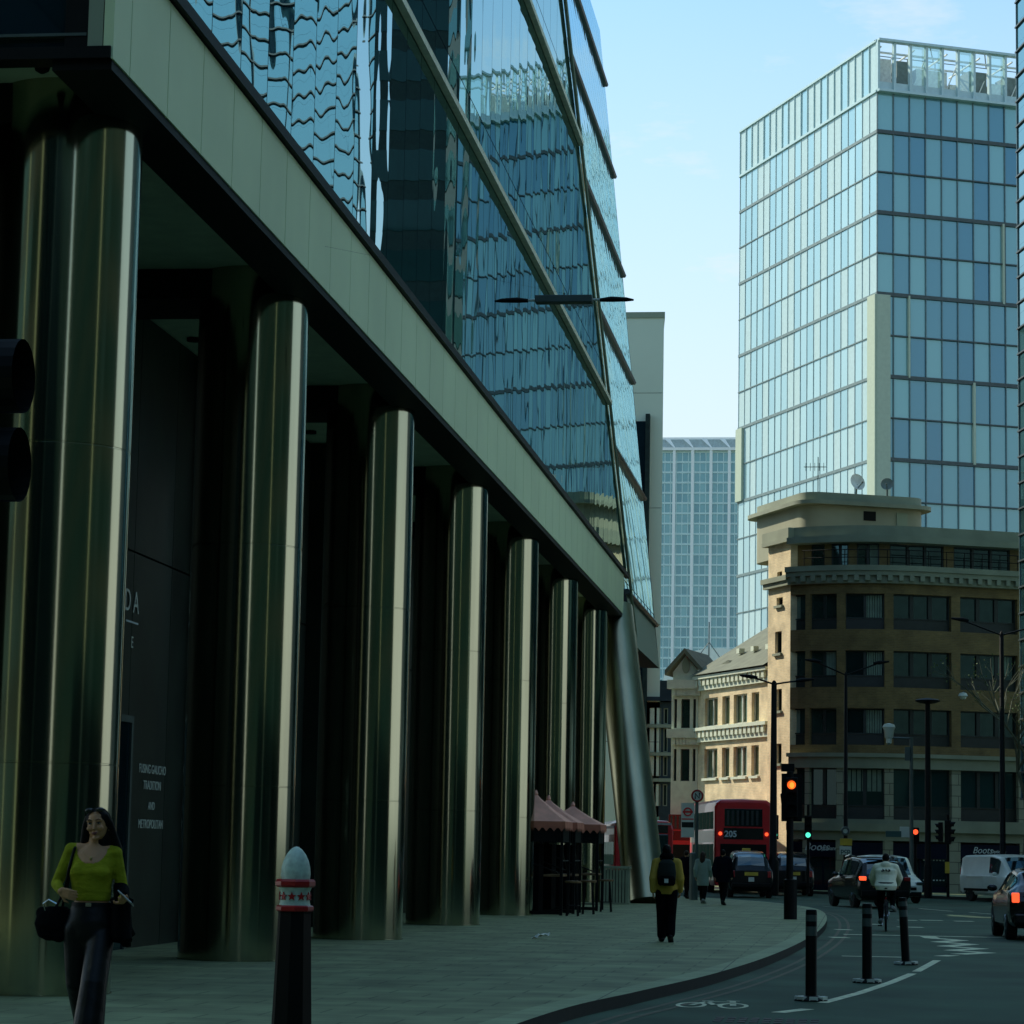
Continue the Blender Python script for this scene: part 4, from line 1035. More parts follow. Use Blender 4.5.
# ------------------------------------------------------------------ buildings across the street (seen in the glass, right edge) and unseen light blockers
RB = thing('banded_glass_building', 'blue glass building with close dark horizontal bands at the right edge', 'office building')
aR = R(12.3); eR = Vector((112 * 0.0603, 112, 0)); dRB = Vector((math.sin(aR), -math.cos(aR), 0))
curtain(RB, eR, dRB, 44, [4.2 + 1.12 * k for k in range(50)], 3.0, 'rb_glass', 'tw_mull', 'bandline', ('glass_wall', 'mullion_grid', 'dark_bands'), mullw=.05, depth=.05, lineh=.035, jitter=.001)
nB = Vector((math.cos(aR), math.sin(aR), 0))
b = MB(); pts = [eR + nB * .15 - dRB * -.1, eR + dRB * 44 + nB * .15, eR + dRB * 44 + nB * 22, eR + nB * 22]
b.prism([(p.x, p.y) for p in pts], 4.2, 59); b.build('building_body', 'tw_mull', RB)
b = MB(); pts = [eR + nB * .6 + dRB * .6, eR + dRB * 44 + nB * .6, eR + dRB * 44 + nB * 21, eR + nB * 21 + dRB * .6]
b.prism([(p.x, p.y) for p in pts], 0.1, 4.2); b.build('ground_floor', 'darkglass', RB)
b = MB()
for k in range(8):
    q = eR + dRB * (.5 + 5.9 * k) + nB * .35; b.lathe([(.32, .1), (.32, 4.15)], 12, mtx=T(q.x, q.y, 0))
b.build('ground_columns', 'concrete', RB, smooth=True)
def plainblock(name, label, x0, x1, y0, y1, h, wm, fz=3.6, wh_=2.2, piers=0):
    o = thing(name, label, 'office building')
    b = MB(); b.box(x0, x1, y0, y1, 0, h); b.build('wall', wm, o)
    z = 1.2
    while z + wh_ < h - 1:
        MB().box(x0 - .06, x1 + .06, y0 - .06, y1 + .06, z, z + wh_).build('window_band', 'bandglass', o); z += fz
    k = 0; y = y0 + 1
    while y < y1 and piers:
        MB().box(x0 - .2, x0 - .061, y, y + 1.1, 0, h).build('pier', 'concrete', o); y += piers  # pale piers added to put vertical streaks in the column reflections
    x = x0 + 2
    while x < x1 and piers:
        MB().box(x, x + 1.1, y1 + .061, y1 + .2, 0, h).build('pier', 'concrete', o); x += piers
    b = MB(); b.box(x0 - .3, x1 + .3, y0 - .3, y1 + .3, h, h + .8); b.build('parapet', wm, o)
    return o
plainblock('dark_office_building', 'dark clad office block mirrored as a dark strip in the glass front', 12.5, 17.6, 175, 183, 84, 'darkbld')
plainblock('unseen_side_building', 'unseen dark block added left of the camera to darken column reflections', -75, -17, -45, 6, 42, 'darkbld', piers=11)  # unseen, added to hide open sky from the column reflections
plainblock('unseen_opposite_building', 'unseen block across the street, darkened for the column reflections', 27.5, 50, -45, 42, 34, 'darkbld', piers=58)  # out of view; dark tone and height chosen for the column reflections
plainblock('unseen_shade_building', 'unseen block added beyond the colonnade to keep sun off the road', -46, -15.5, 106, 127, 26, 'bluebrick')  # unseen, added to block the sun from the far road
plainblock('unseen_rear_building', 'unseen block added behind the camera for dark column reflections', -60, 26, -78, -50, 36, 'darkbld', piers=46)  # out of view, put there to give the columns dark reflections

# ------------------------------------------------------------------ figures
def remeshed(mb, name, m, parent, voxel, smooth=2, jit=0.0):
    me = bpy.data.meshes.new(name); me.from_pydata([tuple(v) for v in mb.v], [], mb.f)
    bb = bmesh.new(); bb.from_mesh(me); bmesh.ops.recalc_face_normals(bb, faces=bb.faces); bb.to_mesh(me); bb.free()
    o = bpy.data.objects.new(name, me); COL.objects.link(o)
    r = o.modifiers.new('r', 'REMESH'); r.mode = 'VOXEL'; r.voxel_size = voxel; r.use_smooth_shade = True
    if smooth:
        s = o.modifiers.new('s', 'SMOOTH'); s.factor = .5; s.iterations = smooth
    bpy.context.view_layer.update(); dg = bpy.context.evaluated_depsgraph_get()
    m2 = bpy.data.meshes.new_from_object(o.evaluated_get(dg)); m2.name = name
    o.modifiers.clear(); o.data = m2; bpy.data.meshes.remove(me)
    m2.materials.clear(); m2.materials.append(M[m])
    for p in m2.polygons: p.use_smooth = True
    if parent: o.parent = parent
    return o
V = Vector
def limb(b, pts, rad, n=10):
    # smooth chain with rounded ends
    P = [V(p) for p in pts]; Q, rr = [], []
    for i in range(len(P) - 1):
        for k in range(4):
            t = k / 4; Q.append(P[i].lerp(P[i + 1], t)); rr.append(rad[i] + (rad[i + 1] - rad[i]) * t)
    Q.append(P[-1]); rr.append(rad[-1])
    b.tube(Q, rr, n); b.ball(P[0], rad[0]); b.ball(P[-1], rad[-1])
    for i in range(1, len(P) - 1): b.ball(P[i], rad[i] * 1.0)
def hand(b, wrist, d, palm_n, curl=0.5, side=1, s=1.0):
    """palm and five fingers; d = pointing direction, palm_n = palm normal, side = thumb side"""
    d = V(d).normalized(); pn = V(palm_n); pn = (pn - d * pn.dot(d)).normalized(); lat = d.cross(pn) * side
    w = V(wrist)
    for q in (-.03, -.01, .01, .03): b.tube([w + lat * q * .6 * s, w + lat * q * s + d * .085 * s], [.016 * s, .0135 * s], 8)
    for q, L in ((.033, .068), (.011, .078), (-.011, .072), (-.032, .055)):
        p0 = w + d * .085 * s + lat * q * s; pts = [p0]; ang = 0
        for k in range(3):
            ang += curl * (0.6 + .25 * k); dd = d * math.cos(ang) + pn * math.sin(ang); pts.append(pts[-1] + dd * L * s * (.42, .32, .26)[k])
        b.tube(pts, [.0095 * s, .0088 * s, .008 * s, .0065 * s], 8)
    p0 = w + d * .028 * s + lat * .034 * s; d1 = (d * .55 + lat * .75 + pn * .3).normalized(); p1 = p0 + d1 * .04 * s; p2 = p1 + (d * .8 + pn * .5 + lat * .15).normalized() * .034 * s
    b.tube([w + d * .02 * s + lat * .02 * s, p0, p1, p2], [.014 * s, .0125 * s, .0105 * s, .008 * s], 8)
def head_shape(b, c, s=1.0, mtx=None):
    """c = head centre (between the ears); faces -Y"""
    x, y, z = c
    rg = [(-.118, .010, .018, .022), (-.112, .006, .034, .046), (-.095, .0, .047, .062), (-.07, 0.0, .057, .078), (-.035, .004, .066, .088), (0, .008, .071, .094), (.035, .010, .073, .097), (.07, .010, .067, .089), (.095, .010, .052, .070), (.112, .010, .030, .042), (.119, .010, .010, .016)]
    b.rings([(x, y + a[1] * s, z + a[0] * s, a[2] * s, a[3] * s) for a in rg], 20, mtx=mtx)
    b.tube([(x, y - .085 * s, z + .012 * s), (x, y - .098 * s, z - .018 * s), (x, y - .105 * s, z - .034 * s), (x, y - .085 * s, z - .042 * s)], [.008 * s, .009 * s, .0115 * s, .008 * s], 8, mtx=mtx)
    b.ball((x, y - .079 * s, z - .068 * s), .024 * s, .012 * s, .014 * s, 8, mtx=mtx)          # mouth
    b.ball((x, y - .062 * s, z - .104 * s), .026 * s, .022 * s, .018 * s, 8, mtx=mtx)          # chin
    for q in (-1, 1):
        b.ball((x + q * .034 * s, y - .070 * s, z - .030 * s), .026 * s, .020 * s, .022 * s, 8, mtx=mtx)   # cheek
        b.ball((x + q * .031 * s, y - .077 * s, z + .028 * s), .028 * s, .013 * s, .010 * s, 8, mtx=mtx)   # brow
        b.ball((x + q * .073 * s, y + .012 * s, z - .012 * s), .009 * s, .020 * s, .031 * s, 8, mtx=mtx)   # ear
def foot(b, ank, d, s=1.0, h=.06):
    a = V(ank); d = V(d).normalized()
    b.tube([a + V((0, 0, -.02)) - d * .05 * s, a + d * .06 * s - V((0, 0, h * .45)), a + d * .15 * s - V((0, 0, h * .75)), a + d * .2 * s - V((0, 0, h * .85))], [.042 * s, .045 * s, .042 * s, .026 * s], 10)
    b.ball(a - d * .045 * s - V((0, 0, h * .6)), .036 * s, .036 * s, .034 * s)

def figure(name, label, loc, rz, J, mats, vox=.012, top_len=1.0, coat=None, hairstyle='short', group=None, sleeve=True, hood=False, build=1.0):
    """J: joint positions in metres, facing -Y; 'head' = head centre"""
    o = thing(name, label, 'person', loc, rz, group)
    bw_ = build
    hp, ch, nk, hd = V(J['pelvis']), V(J['chest']), V(J['neck']), V(J['head'])
    sw = J.get('sw', .19)
    # --- one continuous body
    b = MB()
    mid = hp.lerp(ch, .5)
    def torso(b, g, lo=None):
        b.rings([(hp.x, hp.y, hp.z - .10, (.13 + g) * bw_, .10 + g), (hp.x, hp.y, hp.z, (.165 + g) * bw_, .115 + g), (mid.x, mid.y, mid.z - .03, (.135 + g) * bw_, .098 + g), (ch.x, ch.y, ch.z - .06, (.158 + g) * bw_, .115 + g), (ch.x, ch.y, ch.z + .04, (.165 + g) * bw_, .108 + g), (nk.x, nk.y, nk.z - .085, (.15 + g) * bw_, .085 + g), (nk.x, nk.y, nk.z - .04, (.085 + g), .065 + g)], 20)
        for q in (-1, 1): b.tube([nk + V((0, 0, -.055)), V(J['shL' if q > 0 else 'shR'])], [.062 + g, .056 + g], 10)
    torso(b, 0)
    b.tube([nk + V((0, 0, -.08)), hd + V((0, .012, -.06))], [.062, .050], 12)
    head_shape(b, hd)
    for s_ in 'LR':
        limb(b, [J['sh' + s_], J['el' + s_], J['wr' + s_]], [.049, .038, .026])
        hdv = V(J.get('hd' + s_, V(J['wr' + s_]) - V(J['el' + s_])))
        hand(b, J['wr' + s_], hdv, J.get('pn' + s_, (0, 1, 0)), J.get('curl', .55), 1 if s_ == 'L' else -1)
        limb(b, [J['hi' + s_], J['kn' + s_], J['an' + s_]], [.082, .055, .038])
        foot(b, J['an' + s_], J.get('ft' + s_, (0, -1, 0)))
    remeshed(b, 'body', mats['skin'], o, vox, 1)
    # --- trousers
    b = MB(); lg = mats.get('leg', (.10, .075, .062))
    b.rings([(hp.x, hp.y, hp.z - .13, .155 * bw_, .12), (hp.x, hp.y, hp.z - .02, .185 * bw_, .135), (hp.x, hp.y, hp.z + .08, .158 * bw_, .118)], 20)
    for s_ in 'LR':
        kn, an = V(J['kn' + s_]), V(J['an' + s_])
        limb(b, [J['hi' + s_], kn, an.lerp(kn, .10)], list(lg), 14)
    remeshed(b, 'trousers', mats['trousers'], o, vox, 2)
    # --- shoes
    b = MB()
    for s_ in 'LR':
        foot(b, J['an' + s_], J.get('ft' + s_, (0, -1, 0)), 1.18, .066)
    remeshed(b, 'shoes', mats['shoes'], o, vox, 1)
    # --- top
    if mats.get('top'):
        b = MB(); g = mats.get('g', .018)
        if coat:
            zc_ = coat; b.rings([(hp.x, hp.y, zc_, .19 * bw_, .16), (hp.x, hp.y, hp.z, .195 * bw_, .15), (mid.x, mid.y, mid.z, (.15 + g) * bw_, .118 + g), (ch.x, ch.y, ch.z, (.17 + g) * bw_, .12 + g), (nk.x, nk.y, nk.z - .07, .13, .085 + g)], 22)
        torso(b, g)
        for s_ in 'LR':
            wr, el = V(J['wr' + s_]), V(J['el' + s_])
            limb(b, [J['sh' + s_], el, wr.lerp(el, .06)], [.058 + g, .045 + g, .032 + g * .8])
        if hood: b.ball(nk + V((0, .07, -.03)), .12, .085, .085)
        else: b.tube([nk + V((0, 0, -.07)), nk + V((0, .005, .0))], [.075 + g, .062 + g], 14)
        remeshed(b, 'jacket' if not mats.get('topname') else mats['topname'], mats['top'], o, vox, 2)
    # --- hair
    b = MB()
    if hairstyle == 'short':
        b.ball(hd + V((0, .022, .028)), .081, .103, .104); hn = 'hair'
    elif hairstyle == 'long':
        b.ball(hd + V((0, .026, .026)), .084, .106, .106)
        b.tube([hd + V((0, .07, .02)), hd + V((0, .085, -.12)), hd + V((0, .09, -.26))], [.085, .09, .05], 12); hn = 'hair'
    else:
        b.ball(hd + V((0, .015, .05)), .086, .108, .085); hn = 'hat'
    if hairstyle != 'none':
        # leave the face free
        ho = remeshed(b, hn, mats['hair'], o, .008, 1)
        bb = bmesh.new(); bb.from_mesh(ho.data)
        kill = [v for v in bb.verts if v.co.y < hd.y - .055 and v.co.z < hd.z + .06]
        bmesh.ops.delete(bb, geom=kill, context='VERTS'); bb.to_mesh(ho.data); bb.free()
    return o

# --- woman in green on the left
def wpt(px, py, Y): return AY(px, py, Y)
WY = 18.8
q = AY(93, 842, WY)
WL = (q.x, WY, ZP)
J = dict(pelvis=(0.01, 0, .96), chest=(0.0, .0, 1.33), neck=(.012, .01, 1.535), head=(.032, -.01, 1.655),
         shL=(.165, .015, 1.45), elL=(.225, .03, 1.20), wrL=(.265, -.16, 1.10), hdL=(.12, -.35, .03), pnL=(-.4, -.1, .9),
         shR=(-.160, .015, 1.465), elR=(-.262, .02, 1.215), wrR=(-.19, -.17, 1.165), hdR=(.85, -.25, -.25), pnR=(.1, .9, .1),
         hiL=(.09, 0, .90), knL=(.075, -.20, .51), anL=(.05, -.26, .09), ftL=(.08, -1, 0.1),
         hiR=(-.085, 0, .90), knR=(-.07, .02, .50), anR=(-.05, .34, .20), ftR=(0, -1, -.4))
wm = thing('person', 'woman in a lime green top and black trousers walking by the first steel column', 'person', WL, R(5))
b = MB()
b.rings([(.01, 0, .86, .145, .11), (.01, 0, .96, .168, .118), (.01, 0, 1.06, .135, .098), (.005, 0, 1.13, .122, .088), (0, -.005, 1.22, .138, .10), (0, -.012, 1.30, .152, .112), (0, -.005, 1.38, .158, .105), (.004, .005, 1.44, .150, .085), (.008, .01, 1.485, .10, .066), (.010, .01, 1.515, .06, .052)], 24)
for s_ in 'LR':
    limb(b, [V((.01, .01, 1.475)), J['sh' + s_]], [.055, .05]); limb(b, [J['sh' + s_], J['el' + s_], J['wr' + s_]], [.046, .036, .023])
    hand(b, J['wr' + s_], J['hd' + s_], J['pn' + s_], .6, 1 if s_ == 'L' else -1, .95)
    limb(b, [J['hi' + s_], J['kn' + s_], J['an' + s_]], [.082, .052, .036]); foot(b, J['an' + s_], J['ft' + s_], .92)
b.tube([(.011, .012, 1.48), (.02, .008, 1.56), (.03, .0, 1.60)], [.056, .049, .05], 14)
hR = T(.032, -.01, 1.655) @ Matrix.Rotation(R(-6), 4, 'Z') @ Matrix.Rotation(R(-5), 4, 'Y') @ Matrix.Diagonal((1.1, 1.0, 0.97, 1))
head_shape(b, (0, 0, 0), 0.98, hR)
remeshed(b, 'body', 'skin', wm, .006, 1)
# face details
for q_ in (-1, 1):
    b = MB().ball((q_ * .030, -.081, .006), .0135, .007, .006, 8, mtx=hR); eo = b.build('eye', 'eyew', wm, smooth=True)
    MB().ball((q_ * .030, -.0865, .006), .0058, .003, .0056, 8, mtx=hR).build('iris', 'eye', eo, smooth=True)
    MB().tube([V((q_ * .016, -.087, .010)), V((q_ * .030, -.0895, .0145)), V((q_ * .044, -.080, .009))], [.002, .0028, .0016], 6, mtx=hR).build('eyelash', 'hair', wm)
    MB().tube([V((q_ * .014, -.0925, .030)), V((q_ * .032, -.0925, .037)), V((q_ * .050, -.076, .031))], [.0036, .0042, .002], 6, mtx=hR).build('eyebrow', 'hair', wm)
b = MB().ball((0, -.0895, -.0635), .022, .007, .0052, 8, mtx=hR).ball((0, -.0895, -.073), .019, .008, .0062, 8, mtx=hR); b.build('lips', 'lips', wm, smooth=True)
MB().ball((.078, .005, -.045), .008, .006, .012, 8, mtx=hR).build('earring', 'gold', wm, smooth=True)
b = MB()
for k in range(15):
    a = PI * (k / 14); b.ball((.01 + .066 * math.cos(a), -.072 - .03 * math.sin(a), 1.475 - .06 * math.sin(a)), .0028)
b.ball((.012, -.112, 1.405), .010, .004, .014); b.build('necklace', 'gold', wm, smooth=True)
# top: scoop-neck, cropped at the waist
b = MB()
b.rings([(.01, 0, 1.095, .138, .104), (.006, 0, 1.12, .142, .108), (.003, -.004, 1.2, .148, .110), (0, -.012, 1.30, .164, .123), (0, -.004, 1.37, .168, .115), (.004, .008, 1.44, .158, .093), (.008, .012, 1.487, .11, .072)], 26)
for s_ in (-1, 1): b.ball((s_ * .066, -.075, 1.305), .082, .058, .072)
b.ball((0, -.088, 1.31), .07, .04, .06)
for s_ in 'LR':
    limb(b, [V((.02 * (1 if s_ == 'L' else -1), .02, 1.462)), J['sh' + s_]], [.058, .055])
    wr, el = V(J['wr' + s_]), V(J['el' + s_])
    limb(b, [J['sh' + s_], el, wr.lerp(el, .08)], [.053, .044, .031])
to = remeshed(b, 'top', 'lime', wm, .007, 7)
bb = bmesh.new(); bb.from_mesh(to.data)
kill = [v for v in bb.verts if v.co.y < .075 and ((v.co.x - .006) / .108) ** 2 + ((v.co.z - 1.475) / .105) ** 2 < 1]
bmesh.ops.delete(bb, geom=kill, context='VERTS'); bb.to_mesh(to.data); bb.free()
# wide trousers
b = MB()
b.rings([(.01, 0, .76, .10, .09), (.01, 0, .84, .165, .125), (.01, 0, .94, .186, .132), (.01, 0, 1.02, .162, .118), (.01, 0, 1.085, .143, .107)], 26)
limb(b, [(.09, 0, .88), (.085, -.19, .50), (.065, -.25, .13)], [.104, .098, .118], 18)
limb(b, [(-.088, 0, .88), (-.08, .04, .50), (-.055, .28, .22)], [.108, .09, .095], 18)
remeshed(b, 'trousers', 'leather', wm, .009, 8)
b = MB()
for s_ in 'LR': foot(b, J['an' + s_], J['ft' + s_], 1.12, .07)
remeshed(b, 'shoes', 'black', wm, .008, 1)
b = MB().rings([(.01, 0, 1.055, .152, .114), (.01, 0, 1.085, .148, .111)], 26); be = b.build('belt', 'black', wm, smooth=True)
MB().box(-.012, .03, -.123, -.11, 1.056, 1.084).build('buckle', 'chrome', be)
# hair: parted, long, falling behind the shoulders
b = MB()
b.ball((0, .024, .030), .084, .104, .102, 14, mtx=hR)
b.tube([(0, .06, .03), (0, .075, -.10), (0, .085, -.22), (0, .09, -.36)], [.084, .098, .10, .05], 16, mtx=hR)
b.tube([(-.055, -.02, .07), (-.082, .0, 0), (-.095, .015, -.10), (-.11, .03, -.22), (-.10, .04, -.30)], [.022, .026, .034, .036, .014], 10, mtx=hR)
b.tube([(.055, -.02, .07), (.083, .01, 0), (.095, .035, -.09), (.115, .055, -.20), (.12, .06, -.30)], [.022, .024, .03, .036, .014], 10, mtx=hR)
ho = remeshed(b, 'hair', 'hair', wm, .007, 2)
iR = hR.inverted(); bb = bmesh.new(); bb.from_mesh(ho.data)
kill = []
for v in bb.verts:
    c_ = iR @ v.co
    if c_.y < -.035 and (c_.x / .062) ** 2 + ((c_.z + .02) / .088) ** 2 < 1: kill.append(v)
bmesh.ops.delete(bb, geom=kill, context='VERTS'); bb.to_mesh(ho.data); bb.free()
# sunglasses pushed up on the head
sg = MB()
for q_ in (-1, 1): sg.ball((q_ * .036, -.060, .108), .030, .016, .019, 10, mtx=hR)
so_ = sg.build('sunglasses', 'blackg', wm, smooth=True)
b = MB().tube([(-.012, -.07, .116), (.012, -.07, .116)], .004, 6, mtx=hR)
for q_ in (-1, 1): b.tube([(q_ * .066, -.055, .112), (q_ * .085, .0, .07), (q_ * .082, .05, .03)], .003, 6, mtx=hR)
b.build('frame', 'black', so_)
# her bag, jacket and phone are held
wt = T(*WL) @ RZ(R(6))
def world(o): o.matrix_world = wt; return o
bag = thing('shoulder_bag', 'slouchy black shoulder bag at the hip of the woman in green', 'bag', WL, R(5))
b = MB(); b.rings([(-.27, .03, .80, .06, .05), (-.27, .03, .83, .12, .07), (-.275, .03, .92, .145, .085), (-.27, .03, 1.0, .13, .07), (-.25, .03, 1.05, .07, .04)], 18)
for k in range(10): b.ball((-.27 + random.uniform(-.11, .11), .03 + random.uniform(-.05, .05), .9 + random.uniform(-.08, .1)), .05)
remeshed(b, 'bag_body', 'blackcloth', bag, .01, 2)
MB().tube([(-.33, -.02, 1.02), (-.34, -.05, 1.07), (-.30, -.06, 1.10), (-.24, -.06, 1.07)], .006, 6).build('buckle', 'chrome', bag)
MB().tube([(-.22, .05, 1.03), (-.185, -.035, 1.18), (-.15, -.085, 1.34), (-.125, -.05, 1.475), (-.12, .03, 1.505), (-.13, .09, 1.46), (-.2, .1, 1.2), (-.27, .05, 1.04)], .011, 8).build('strap', 'black', bag)
jk = thing('jacket', 'black jacket draped over the forearm of the woman in green', 'jacket', WL, R(5))
b = MB(); b.tube([(.20, .06, 1.22), (.225, 0, 1.17), (.255, -.12, 1.12)], [.05, .062, .055], 12)
b.rings([(.235, -.03, .80, .05, .09), (.24, -.03, .84, .075, .115), (.24, -.03, .9, .08, .12), (.235, -.03, 1.08, .065, .115), (.23, -.02, 1.17, .04, .08)], 18)
for k in range(8): b.tube([(.235 + random.uniform(-.06, .06), -.03 + random.uniform(-.1, .1), 1.12), (.24 + random.uniform(-.07, .08), -.03 + random.uniform(-.1, .1), .80 + random.uniform(-.05, .05))], [.03, .035], 8)
remeshed(b, 'cloth', 'blackcloth', jk, .01, 2)
ph = thing('mobile_phone', 'dark mobile phone in the hand of the woman in green', 'phone', WL, R(5))
pm = T(.315, -.285, 1.125) @ Matrix.Rotation(R(-25), 4, 'Z') @ Matrix.Rotation(R(35), 4, 'Y') @ Matrix.Rotation(R(-30), 4, 'X')
MB().box(-.075, .075, -.037, .037, -.004, .004, mtx=pm).build('case', 'silver', ph, bevel=.003)
MB().box(-.07, .07, -.033, .033, .0042, .0052, mtx=pm).build('screen', 'blackg', ph)

def walkJ(step=.25, arms=.12, H=1.72, sw=.185):
    k = H / 1.75
    j = dict(pelvis=(0, 0, .97), chest=(0, 0, 1.32), neck=(0, .01, 1.52), head=(0, -.01, 1.635),
             shL=(sw, .0, 1.43), elL=(sw + .06, .05 + arms * .5, 1.15), wrL=(sw + .06, -.04 + arms, .92), pnL=(-1, 0, 0),
             shR=(-sw, .0, 1.43), elR=(-sw - .06, .05 - arms * .5, 1.15), wrR=(-sw - .06, -.06 - arms, .93), pnR=(1, 0, 0),
             hiL=(.09, 0, .91), knL=(.085, -step * .6, .50), anL=(.075, -step, .09), ftL=(.1, -1, .05),
             hiR=(-.09, 0, .91), knR=(-.085, step * .05, .49), anR=(-.075, step * .9, .13), ftR=(-.1, -1, -.45))
    return {a: tuple(c * k for c in v) for a, v in j.items()}
# man walking away with a rucksack
Yk = 45.5
q = AY(667, 850, Yk)
wk = figure('person', 'man in a mustard jacket and dark cap with a rucksack walking away along the pavement', (q.x, Yk, ZP), R(184), walkJ(.14, .08, 1.66), dict(skin='skin', trousers='denim', shoes='black', top='mustard', hair='hair', g=.03, leg=(.115, .09, .085)), vox=.012, hairstyle='short')
b = MB(); b.ball((0, .03, 1.47), .125, .11, .085)
remeshed(b, 'hood', 'blackcloth', wk, .012, 1)
bp2 = thing('rucksack', 'dark grey rucksack with a small white tag on the man in mustard', 'rucksack', (q.x, Yk, ZP), R(184))
b = MB(); b.rings([(0, .19, 1.0, .12, .05), (0, .20, 1.05, .155, .085), (0, .2, 1.2, .165, .095), (0, .19, 1.36, .14, .075), (0, .17, 1.42, .08, .04)], 18); remeshed(b, 'pack', 'greycloth', bp2, .012, 2)
b = MB(); b.rings([(0, .26, .97, .12, .04), (0, .27, 1.0, .15, .06), (0, .27, 1.1, .15, .06), (0, .26, 1.14, .12, .04)], 16); remeshed(b, 'pocket', 'blackcloth', bp2, .01, 1)
MB().box(-.03, .04, .325, .335, 1.02, 1.09).build('tag', 'plate_w', bp2)
b = MB()
for s_ in (-1, 1): b.tube([(s_ * .1, .12, 1.42), (s_ * .11, 0, 1.47), (s_ * .12, -.13, 1.36), (s_ * .13, -.1, 1.15), (s_ * .14, .12, 1.08)], .018, 6)
b.build('strap', 'black', bp2)
# far pedestrians
Yk = 82.0; q = AY(703, 860, Yk)
figure('person', 'person in a long pale grey coat walking beside the bus stop', (q.x, Yk, ZP), R(170), walkJ(.22, .1, 1.58), dict(skin='skin_l', trousers='denim', shoes='shoe', top='greycoat', hair='hair_b', g=.03), vox=.014, coat=.55, hairstyle='long')
Yk = 80.0; q = AY(723, 860, Yk)
figure('person', 'person in a bulky black coat walking just right of the grey coat', (q.x, Yk, ZP), R(165), walkJ(.24, .1, 1.66), dict(skin='skin_l', trousers='denim', shoes='greycloth', top='navycoat', hair='hair', g=.05), vox=.014, coat=.68, hairstyle='short', build=1.15)
Yk = 116.5; q = AY(975.5, 862, Yk)
figure('person', 'grey haired man in dark clothes outside the right hand shop', (q.x, Yk, ZP), R(-60), walkJ(.16, .1, 1.72), dict(skin='skin_l', trousers='denim', shoes='black', top='navycoat', hair='hair_g', g=.03), vox=.014, hairstyle='short')
Yk = 90.0; q = AY(686.5, 860, Yk)
figure('person', 'person in dark clothes standing left of the bus stop post', (q.x, Yk, ZP), R(150), walkJ(.16, .1, 1.62), dict(skin='skin_l', trousers='denim', shoes='black', top='navycoat', hair='hair_b', g=.03), vox=.014, hairstyle='short')

# ------------------------------------------------------------------ cyclist
YC = 60.0; q = AY(886, 931, YC); CX = q.x
bk = thing('bicycle', 'black bicycle ridden away down the cycle lane by the cream hoodie rider', 'bicycle', (CX, YC, 0), R(0))
def wheel_at(y, par):
    mt = T(0, y, .345)
    b = MB().torus(.325, .021, 36, 8, mtx=mt); w = b.build('wheel', 'rubber', par, smooth=True)
    MB().torus(.300, .011, 36, 6, mtx=mt).build('rim', 'rim', w, smooth=True)
    b = MB()
    for k in range(18):
        a = 2 * PI * k / 18; b.tube([mt @ V((.02 * (-1) ** k, 0, 0)), mt @ V((0, .3 * math.cos(a), .3 * math.sin(a)))], .0022, 4)
    b.tube([mt @ V((-.05, 0, 0)), mt @ V((.05, 0, 0))], .02, 8); b.build('spokes', 'chrome', w)
wheel_at(0, bk); wheel_at(1.05, bk)
b = MB()
hub_r, bbk, seat_t, head_t, hub_f = V((0, 0, .345)), V((0, .44, .28)), V((0, .28, .80)), V((0, .86, .82)), V((0, 1.05, .345))
for a, c, r_ in ((bbk, seat_t, .017), (bbk, V((0, .89, .70)), .02), (V((0, .30, .76)), head_t, .016), (head_t, V((0, .90, .66)), .02)): b.tube([a, c], r_, 8)
for s_ in (-1, 1):
    b.tube([hub_r + V((s_ * .055, 0, 0)), bbk + V((s_ * .035, 0, 0))], .009, 6); b.tube([hub_r + V((s_ * .055, 0, 0)), V((s_ * .02, .29, .75))], .008, 6); b.tube([V((s_ * .05, .91, .64)), hub_f + V((s_ * .05, 0, 0))], .011, 6)
b.tube([V((-.05, .91, .64)), V((.05, .91, .64))], .012, 6)
b.build('frame', 'cardark', bk, smooth=True)
b = MB().tube([seat_t, V((0, .25, .93))], .013, 8); b.build('seat_post', 'chrome', bk)
b = MB().rings([(0, .22, .93, .03, .08), (0, .2, .95, .075, .12), (0, .2, .975, .07, .12), (0, .22, .985, .03, .08)], 16); b.build('saddle', 'black', bk, smooth=True)
b = MB().tube([head_t, V((0, .83, .98)), V((0, .90, 1.0))], .013, 8).tube([V((-.28, .84, 1.02)), V((-.12, .90, 1.0)), V((.12, .90, 1.0)), V((.28, .84, 1.02))], .012, 8); b.build('handlebar', 'black', bk)
b = MB().tube([V((.05, .44, .28)), V((.08, .47, .44))], .01, 6).tube([V((-.05, .44, .28)), V((-.08, .41, .12))], .01, 6); b.torus(.09, .006, 24, 6, mtx=T(.045, .44, .28)); b.build('crank', 'chrome', bk)
for s_, zz__, yy_ in ((1, .44, .47), (-1, .12, .41)): MB().box(s_ * .08 + (0 if s_ > 0 else -.10), s_ * .08 + (.10 if s_ > 0 else 0), yy_ - .04, yy_ + .04, zz__ - .012, zz__ + .012).build('pedal', 'black', bk)
MB().box(-.022, .022, -.03, 0.02, .70, .76, mtx=T(0, .23, 0)).build('rear_lamp', 'tail', bk)
b = MB()
for k in range(12):
    a0_, a1_ = R(40 + 11 * k), R(40 + 11 * (k + 1)); 
    f0 = lambda a, x: (x, -.37 * math.cos(a), .345 + .37 * math.sin(a))
    b.quad(f0(a0_, -.03), f0(a0_, .03), f0(a1_, .03), f0(a1_, -.03))
b.build('mudguard', 'black', bk)
